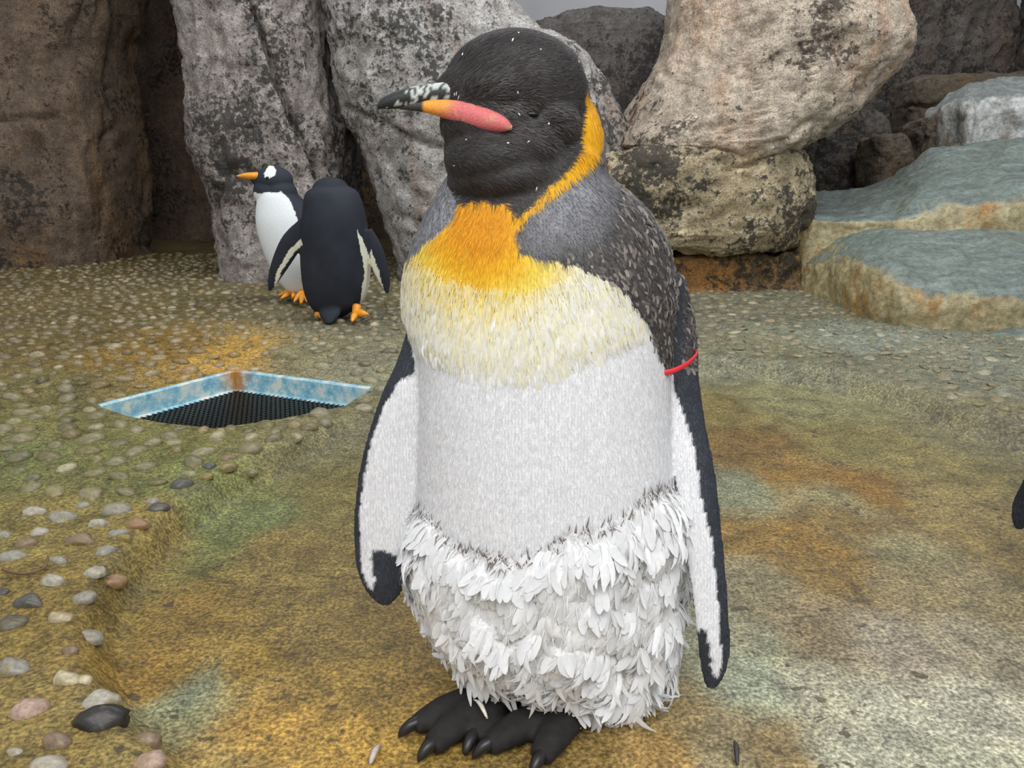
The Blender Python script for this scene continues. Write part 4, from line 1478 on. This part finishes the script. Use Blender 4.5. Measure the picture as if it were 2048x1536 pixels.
    l1 = feathers(P, Nn, jitter(D, 0.2), U(.006, .012, n), U(.0008, .0015, n), lift, -0.1, cc * 0.7 * br, np.clip(tip * br, 0, 1), 1, 0, 0.45)
    ym = ((comp == 'head') | (tors & (py < 460) & (px > 1045))) & (col[:, 0] > 0.4) & (col[:, 2] < 0.2)
    P, Nn, cc, cp = pts(ym, 2500)
    n = len(P)
    l2 = feathers(P, Nn, jitter(np.repeat(np.array([[-0.3, 0, -1.0]]), n, 0), 0.2), U(.004, .008, n), U(.0008, .0014, n), 0.2, 0, cc * 0.9, np.clip(cc * 1.1, 0, 1), 1, 0, 0.8)
    # white flecks of down caught on the head
    fm = (comp == 'head') & (N[:, 1] < 0.2)
    P, Nn, cc, cp = pts(fm, 34)
    n = len(P)
    wt = np.repeat(srgb(225, 225, 222)[None], n, 0)
    l3 = feathers(P + Nn * 0.006, Nn, rng.normal(0, 1, (n, 3)), U(.002, .005, n), U(.0012, .0022, n), 0.1, 0, wt, wt, 2, 0, 0.8, 'leaf')
    cat_feathers('head_plumage', [l1, l2, l3], M_DARKF, root)

    # ---- bill
    bill_m = attr_mat('bill_horn', 0.5, 0.4, 0.22, 420, 0.5, 0.0015)

    def bill_tube(pts_, radii, flat, cfun, name, nu=20, n=40):
        V_, F_ = tube([at(*p) for p in pts_], radii, nu, n, flat, (0, 0, 1))
        c_ = cfun(V_)
        return world_obj(name, V_, F_, bill_m, c_, parent=root)

    def upper_c(Q):
        x, y = project(Q)
        f = fbm(Q * np.array([230, 230, 300]), 3, 8) + 0.30 * smooth(785, 840, x) * smooth(214, 182, y)
        dk = srgb(38, 40, 42)[None] * (1 + 0.2 * fbm(Q * 90, 2, 1))[:, None]
        return np.where((f > 0.28)[:, None], srgb(196, 200, 194)[None], dk)
    bill_tube([(990, 184, .966), (930, 186, .955), (880, 190, .947), (840, 194, .942), (805, 198, .94), (772, 206, .938), (754, 214, .936)], [.011, .0142, .0142, .0130, .0110, .0074, .0022], 0.95, upper_c, 'upper_bill')

    def lower_c(Q):
        x, y = project(Q)
        pink = np.repeat(srgb(214, 112, 112)[None], len(Q), 0)
        c_ = mixc(np.repeat(srgb(238, 158, 60)[None], len(Q), 0), pink, smooth(872, 925, x + 0.8 * (y - 215) + 10 * fbm(Q * 150, 2, 6)))
        c_ = mixc(c_, np.repeat(srgb(206, 160, 120)[None], len(Q), 0), smooth(0.15, 0.4, fbm(Q * 140, 3, 9)) * 0.6)
        return np.where((x < 848)[:, None], srgb(60, 58, 54)[None], c_)
    bill_tube([(800, 213, .938), (848, 213, .934), (890, 218, .931), (930, 228, .922), (970, 239, .912), (1005, 249, .904), (1024, 256, .902)], [.003, .0060, .0095, .0120, .0118, .0078, .002], 1.08, lower_c, 'lower_bill')
    # closed eye slit
    ey = ellipsoid(at(1064, 228, .921), (.008, .004, .0030), 16, 10)
    world_obj('eye', ey[0], ey[1], plain_mat('eye_dark', (22, 20, 20), 0.15, 0.1), parent=root)
    # claws
    M_CLAW = plain_mat('claw_black', (34, 32, 31), 0.35, 0.2)
    for (A, T, w) in tl + tr:
        d = (T - A) / np.linalg.norm(T - A)
        p0 = A + (T - A) * 0.86
        Vc, Fc = tube([p0 + [0, 0, .017], p0 + d * .014 + [0, 0, .0155], p0 + d * .026 + [0, 0, .009], T + d * .010 + [0, 0, .003]], [.0095, .0085, .0055, .0008], 10, 16)
        world_obj('claw', Vc, Fc, M_CLAW, parent=root)
    # red identity band round the flipper
    cb = [(1308, 742, .935), (1318, 746, .915), (1345, 742, .915), (1372, 729, .925), (1389, 714, .940), (1393, 704, .962), (1384, 704, .990), (1350, 722, 1.0), (1316, 736, .985), (1308, 742, .935)]
    bp = catmull(np.array([at(*c_) for c_ in cb]), 60)
    Vb, Fb = [], []
    for i, q in enumerate(bp[:-1]):
        t = bp[(i + 1) % 59] - bp[i - 1]
        t /= np.linalg.norm(t)
        up = np.array([0.25, 0, 1.0])
        up -= np.dot(up, t) * t
        up /= np.linalg.norm(up)
        sd = np.cross(t, up)
        for k in range(10):
            th = 2 * math.pi * k / 10
            Vb.append(q + up * 0.0036 * math.sin(th) + sd * 0.0018 * math.cos(th))
    nb = len(bp) - 1
    for i in range(nb):
        for k in range(10):
            Fb.append((i * 10 + k, i * 10 + (k + 1) % 10, ((i + 1) % nb) * 10 + (k + 1) % 10, ((i + 1) % nb) * 10 + k))
    Vb = np.array(Vb)
    band = world_obj('flipper_band', Vb, orient(Vb, Fb), plain_mat('red_band', (226, 44, 58), 0.35, 0.05), parent=root)
    band['label'] = 'thin red identity band'
    return root


KING = build_king()


def copy_thing(src, skip=()):
    r = src.copy()
    C.objects.link(r)
    for ch in list(src.children):
        if ch.name.split('.')[0] in skip:
            continue
        c = ch.copy()
        C.objects.link(c)
        c.parent = r
    return r


# second king penguin standing just beyond the right edge; only its flipper hangs into view
def place_second():
    r = copy_thing(KING, ('flipper_band',))
    r['label'] = 'king penguin without a band, its dark flipper tip hanging over the basin'
    ang = math.radians(170)
    tip0 = at(1420, 1376, .828) - np.array(KING.location)
    c, s = math.cos(ang), math.sin(ang)
    tip = np.array([tip0[0] * c - tip0[1] * s, tip0[0] * s + tip0[1] * c, tip0[2]])
    want = on_z(2040, 1058, tip0[2])
    r.location = (want[0] - tip[0], want[1] - tip[1], 0.0)
    r.rotation_euler = (0, 0, ang)


place_second()


# ------------------------------------------------------------------ the two gentoo penguins
def build_gentoo(which):
    M_OR = plain_mat('orange_skin', (226, 150, 40), 0.45, 0.15)
    if which == 'A':
        g = ground(600, 604)
        Y = g[1] + 0.02
        rows = [(384, 518, 588), (400, 515, 606), (440, 513, 640), (480, 521, 658), (520, 536, 664), (555, 554, 656), (578, 574, 640), (592, 592, 622)]
        dep = [.07, .085, .11, .12, .12, .105, .08, .04]
        heads = [(548, 361, 37, 28, .062), (540, 384, 32, 30, .065), (560, 388, 34, 32, .07), (524, 356, 24, 15, .035)]
        fl = []
    else:
        g = ground(668, 646)
        Y = g[1] + 0.12
        rows = [(373, 632, 698), (386, 612, 716), (420, 606, 728), (480, 602, 738), (540, 604, 740), (585, 611, 734), (612, 624, 718), (632, 640, 690)]
        dep = [.06, .09, .12, .135, .14, .13, .11, .05]
        heads = []
        fl = [[(612, 448, 15), (584, 484, 21), (562, 524, 18), (546, 560, 11), (538, 582, 3)], [(730, 462, 15), (748, 500, 18), (762, 540, 16), (771, 568, 10), (775, 588, 3)]]
    root = empty('gentoo_penguin', (at((rows[-1][1] + rows[-1][2]) / 2, rows[-1][0], Y)[0], Y, g[2]))
    secs = []
    for (py, xl, xr), dy in zip(rows, dep):
        a, b = at(xl, py, Y), at(xr, py, Y)
        secs.append(((a[0] + b[0]) / 2, Y, a[2], (b[0] - a[0]) / 2, dy))
    parts = [loft(secs, 40, 50, 2.1)]
    sc = math.hypot(Y, 0.2) / FPX
    for (x, y, rx, rz, ry) in heads:
        parts.append(ellipsoid(at(x, y, Y), (rx * sc, ry, rz * sc), 24, 16))
    for path in fl:
        parts.append(tube([at(x, y, Y - 0.03) for (x, y, w) in path], [w * sc for (x, y, w) in path], 16, 30, 3.0 if False else 0.4, (0, 1, 0)))
    if which == 'B':
        parts.append(tube([at(662, 600, Y - .05), at(660, 628, Y - .12), at(658, 648, Y - .16)], [.05, .045, .012], 14, 16, 0.5, (0, 1, 0)))
        parts.append(ellipsoid(at(662, 385, Y + .06), (38 * sc, .09, 30 * sc), 24, 16))
    V, F, N = remesh(parts, 0.005, 4)
    px, py = project(V)
    x, y = px + 2 * fbm(V * 60, 2, 4), py + 2 * fbm(V * 60, 2, 5)
    DK, WH = srgb(46, 50, 58), srgb(226, 230, 230)
    n = len(V)
    if which == 'A':
        c = np.repeat(WH[None], n, 0)
        dark = in_poly(x, y, [(400, 300), (400, 384), (520, 386), (566, 384), (580, 402), (590, 425), (600, 450), (604, 520), (604, 560), (612, 600), (800, 620), (800, 300)])
        dark |= V[:, 1] > Y + 0.045
        c = np.where(dark[:, None], DK[None] * (1 + 0.2 * fbm(V * 30, 3, 7))[:, None], c)
        patch = in_poly(px, py, [(528, 347), (537, 331), (546, 332), (553, 341), (549, 352), (537, 357), (530, 355)]) & (N[:, 1] < 0.3)
        c = np.where(patch[:, None], WH[None], c)
    else:
        c = np.repeat((DK * 0.8)[None], n, 0) * (1 + 0.35 * fbm(V * 16, 3, 17))[:, None]
        w = in_poly(x, y, [(713, 456), (724, 478), (745, 530), (744, 560), (728, 622), (716, 634), (722, 590), (729, 545), (722, 505)])
        w |= in_poly(x, y, [(606, 488), (582, 512), (562, 545), (552, 578), (547, 584), (553, 545), (574, 506), (600, 478)])
        w |= in_poly(x, y, [(741, 495), (750, 520), (760, 550), (768, 582), (763, 580), (752, 552), (741, 525)])
        c = np.where(w[:, None], srgb(222, 220, 200)[None], c)
    world_obj('body', V, F, M_BODY, c, parent=root)

    def foot(pts_, nm='foot'):
        a = at(*pts_[0])
        ps = [tube([a + [0, 0.03, 0.04], a + [0, 0, 0.012]], [.02, .017], 10)]
        for p in pts_[1:]:
            t = at(*p)
            ps.append(tube([a + [0, 0, .012], (a + t) / 2 + [0, 0, .012], t + [0, 0, .006]], [.015, .014, .004], 10))
        v, f = join(ps)
        world_obj(nm, v, f, M_OR, parent=root)
    if which == 'A':
        gy = g[1]
        foot([(592, 586, gy), (556, 594, gy - .05), (562, 600, gy - .1), (585, 598, gy - .1)])
        foot([(606, 590, gy - .06), (588, 606, gy - .14), (602, 610, gy - .16), (614, 606, gy - .12)])
        v, f = tube([at(530, 352, Y - .01), at(510, 352, Y - .02), at(490, 352, Y - .02), at(474, 352, Y - .02)], [.022, .022, .017, .004], 14, 24, 0.8)
        b = world_obj('bill', v, f, M_OR, parent=root)
        e = ellipsoid(at(535, 356, Y - .058), (.008, .006, .007), 12, 8)
        world_obj('eye', e[0], e[1], plain_mat('gentoo_eye', (20, 18, 18), 0.15, 0.1), parent=root)
        tag(root, 'gentoo penguin in profile with white breast, white eye patch and orange bill', 'penguin')
    else:
        gy = g[1]
        foot([(712, 634, gy + .02), (730, 626, gy + .04), (738, 632, gy - .02), (704, 646, gy - .05)])
        foot([(640, 634, gy + .05), (630, 636, gy + .04), (650, 640, gy)])
        tag(root, 'gentoo penguin standing with its black back turned and head tucked out of sight', 'penguin')


build_gentoo('A')
build_gentoo('B')


# ================================================================== SMALL THINGS ON THE FLOOR
def loose_feather(name, label, p0, p1, width, rgb, lift=0.004, n=14, mat=None):
    a, b = ground(*p0), ground(*p1)
    d = b - a
    L = np.linalg.norm(d)
    d /= L
    s = np.array([-d[1], d[0], 0])
    Vs, Fs = [], []
    for i in range(n + 1):
        t = i / n
        q = a + d * L * t + np.array([0, 0, lift + 0.012 * math.sin(math.pi * t) * (L / 0.06)])
        w = width * (math.sin(math.pi * min(0.1 + 0.9 * t, 0.98)) ** 0.8) * 0.5 + 0.0004
        for (k, h) in ((-1, 0), (0, 0.0016), (1, 0), (0, -0.0008)):
            Vs.append(q + s * w * k + np.array([0, 0, h]))
    for i in range(n):
        for k in range(4):
            Fs.append((i * 4 + k, i * 4 + (k + 1) % 4, (i + 1) * 4 + (k + 1) % 4, (i + 1) * 4 + k))
    Fs += [(0, 1, 2, 3), (n * 4 + 3, n * 4 + 2, n * 4 + 1, n * 4)]
    Vs = np.array(Vs)
    o = world_obj(name, Vs, orient(Vs, Fs), plain_mat(name + '_vane', rgb, 0.6, 0.2, 120))
    tag(o, label, 'feather')
    return o


loose_feather('feather', 'small white and brown moulted feather lying on the ochre basin floor', (740, 1534), (762, 1494), 0.010, (206, 190, 176))
loose_feather('feather', 'thin dark moulted feather on the pale basin floor', (1474, 1536), (1468, 1486), 0.006, (70, 68, 64))
f = loose_feather('feather', 'tiny white moulted feather lying across the black webbed foot', (975, 1488), (948, 1450), 0.006, (226, 222, 206))
f.location.z += 0.036
# bent twig lying among the pebbles
tw = [ground(8, 1150) + [0, 0, .012], ground(30, 1152) + [0, 0, .006], ground(62, 1152) + [0, 0, .006], ground(92, 1142) + [0, 0, .008], ground(99, 1128) + [0, 0, .016]]
v, f_ = tube(tw, [.0035, .0022, .002, .002, .0012], 8, 30)
tag(world_obj('twig', v, f_, plain_mat('twig_bark', (110, 82, 56), 0.7, 0.2)), 'thin bent brown twig lying between the pebbles', 'twig')
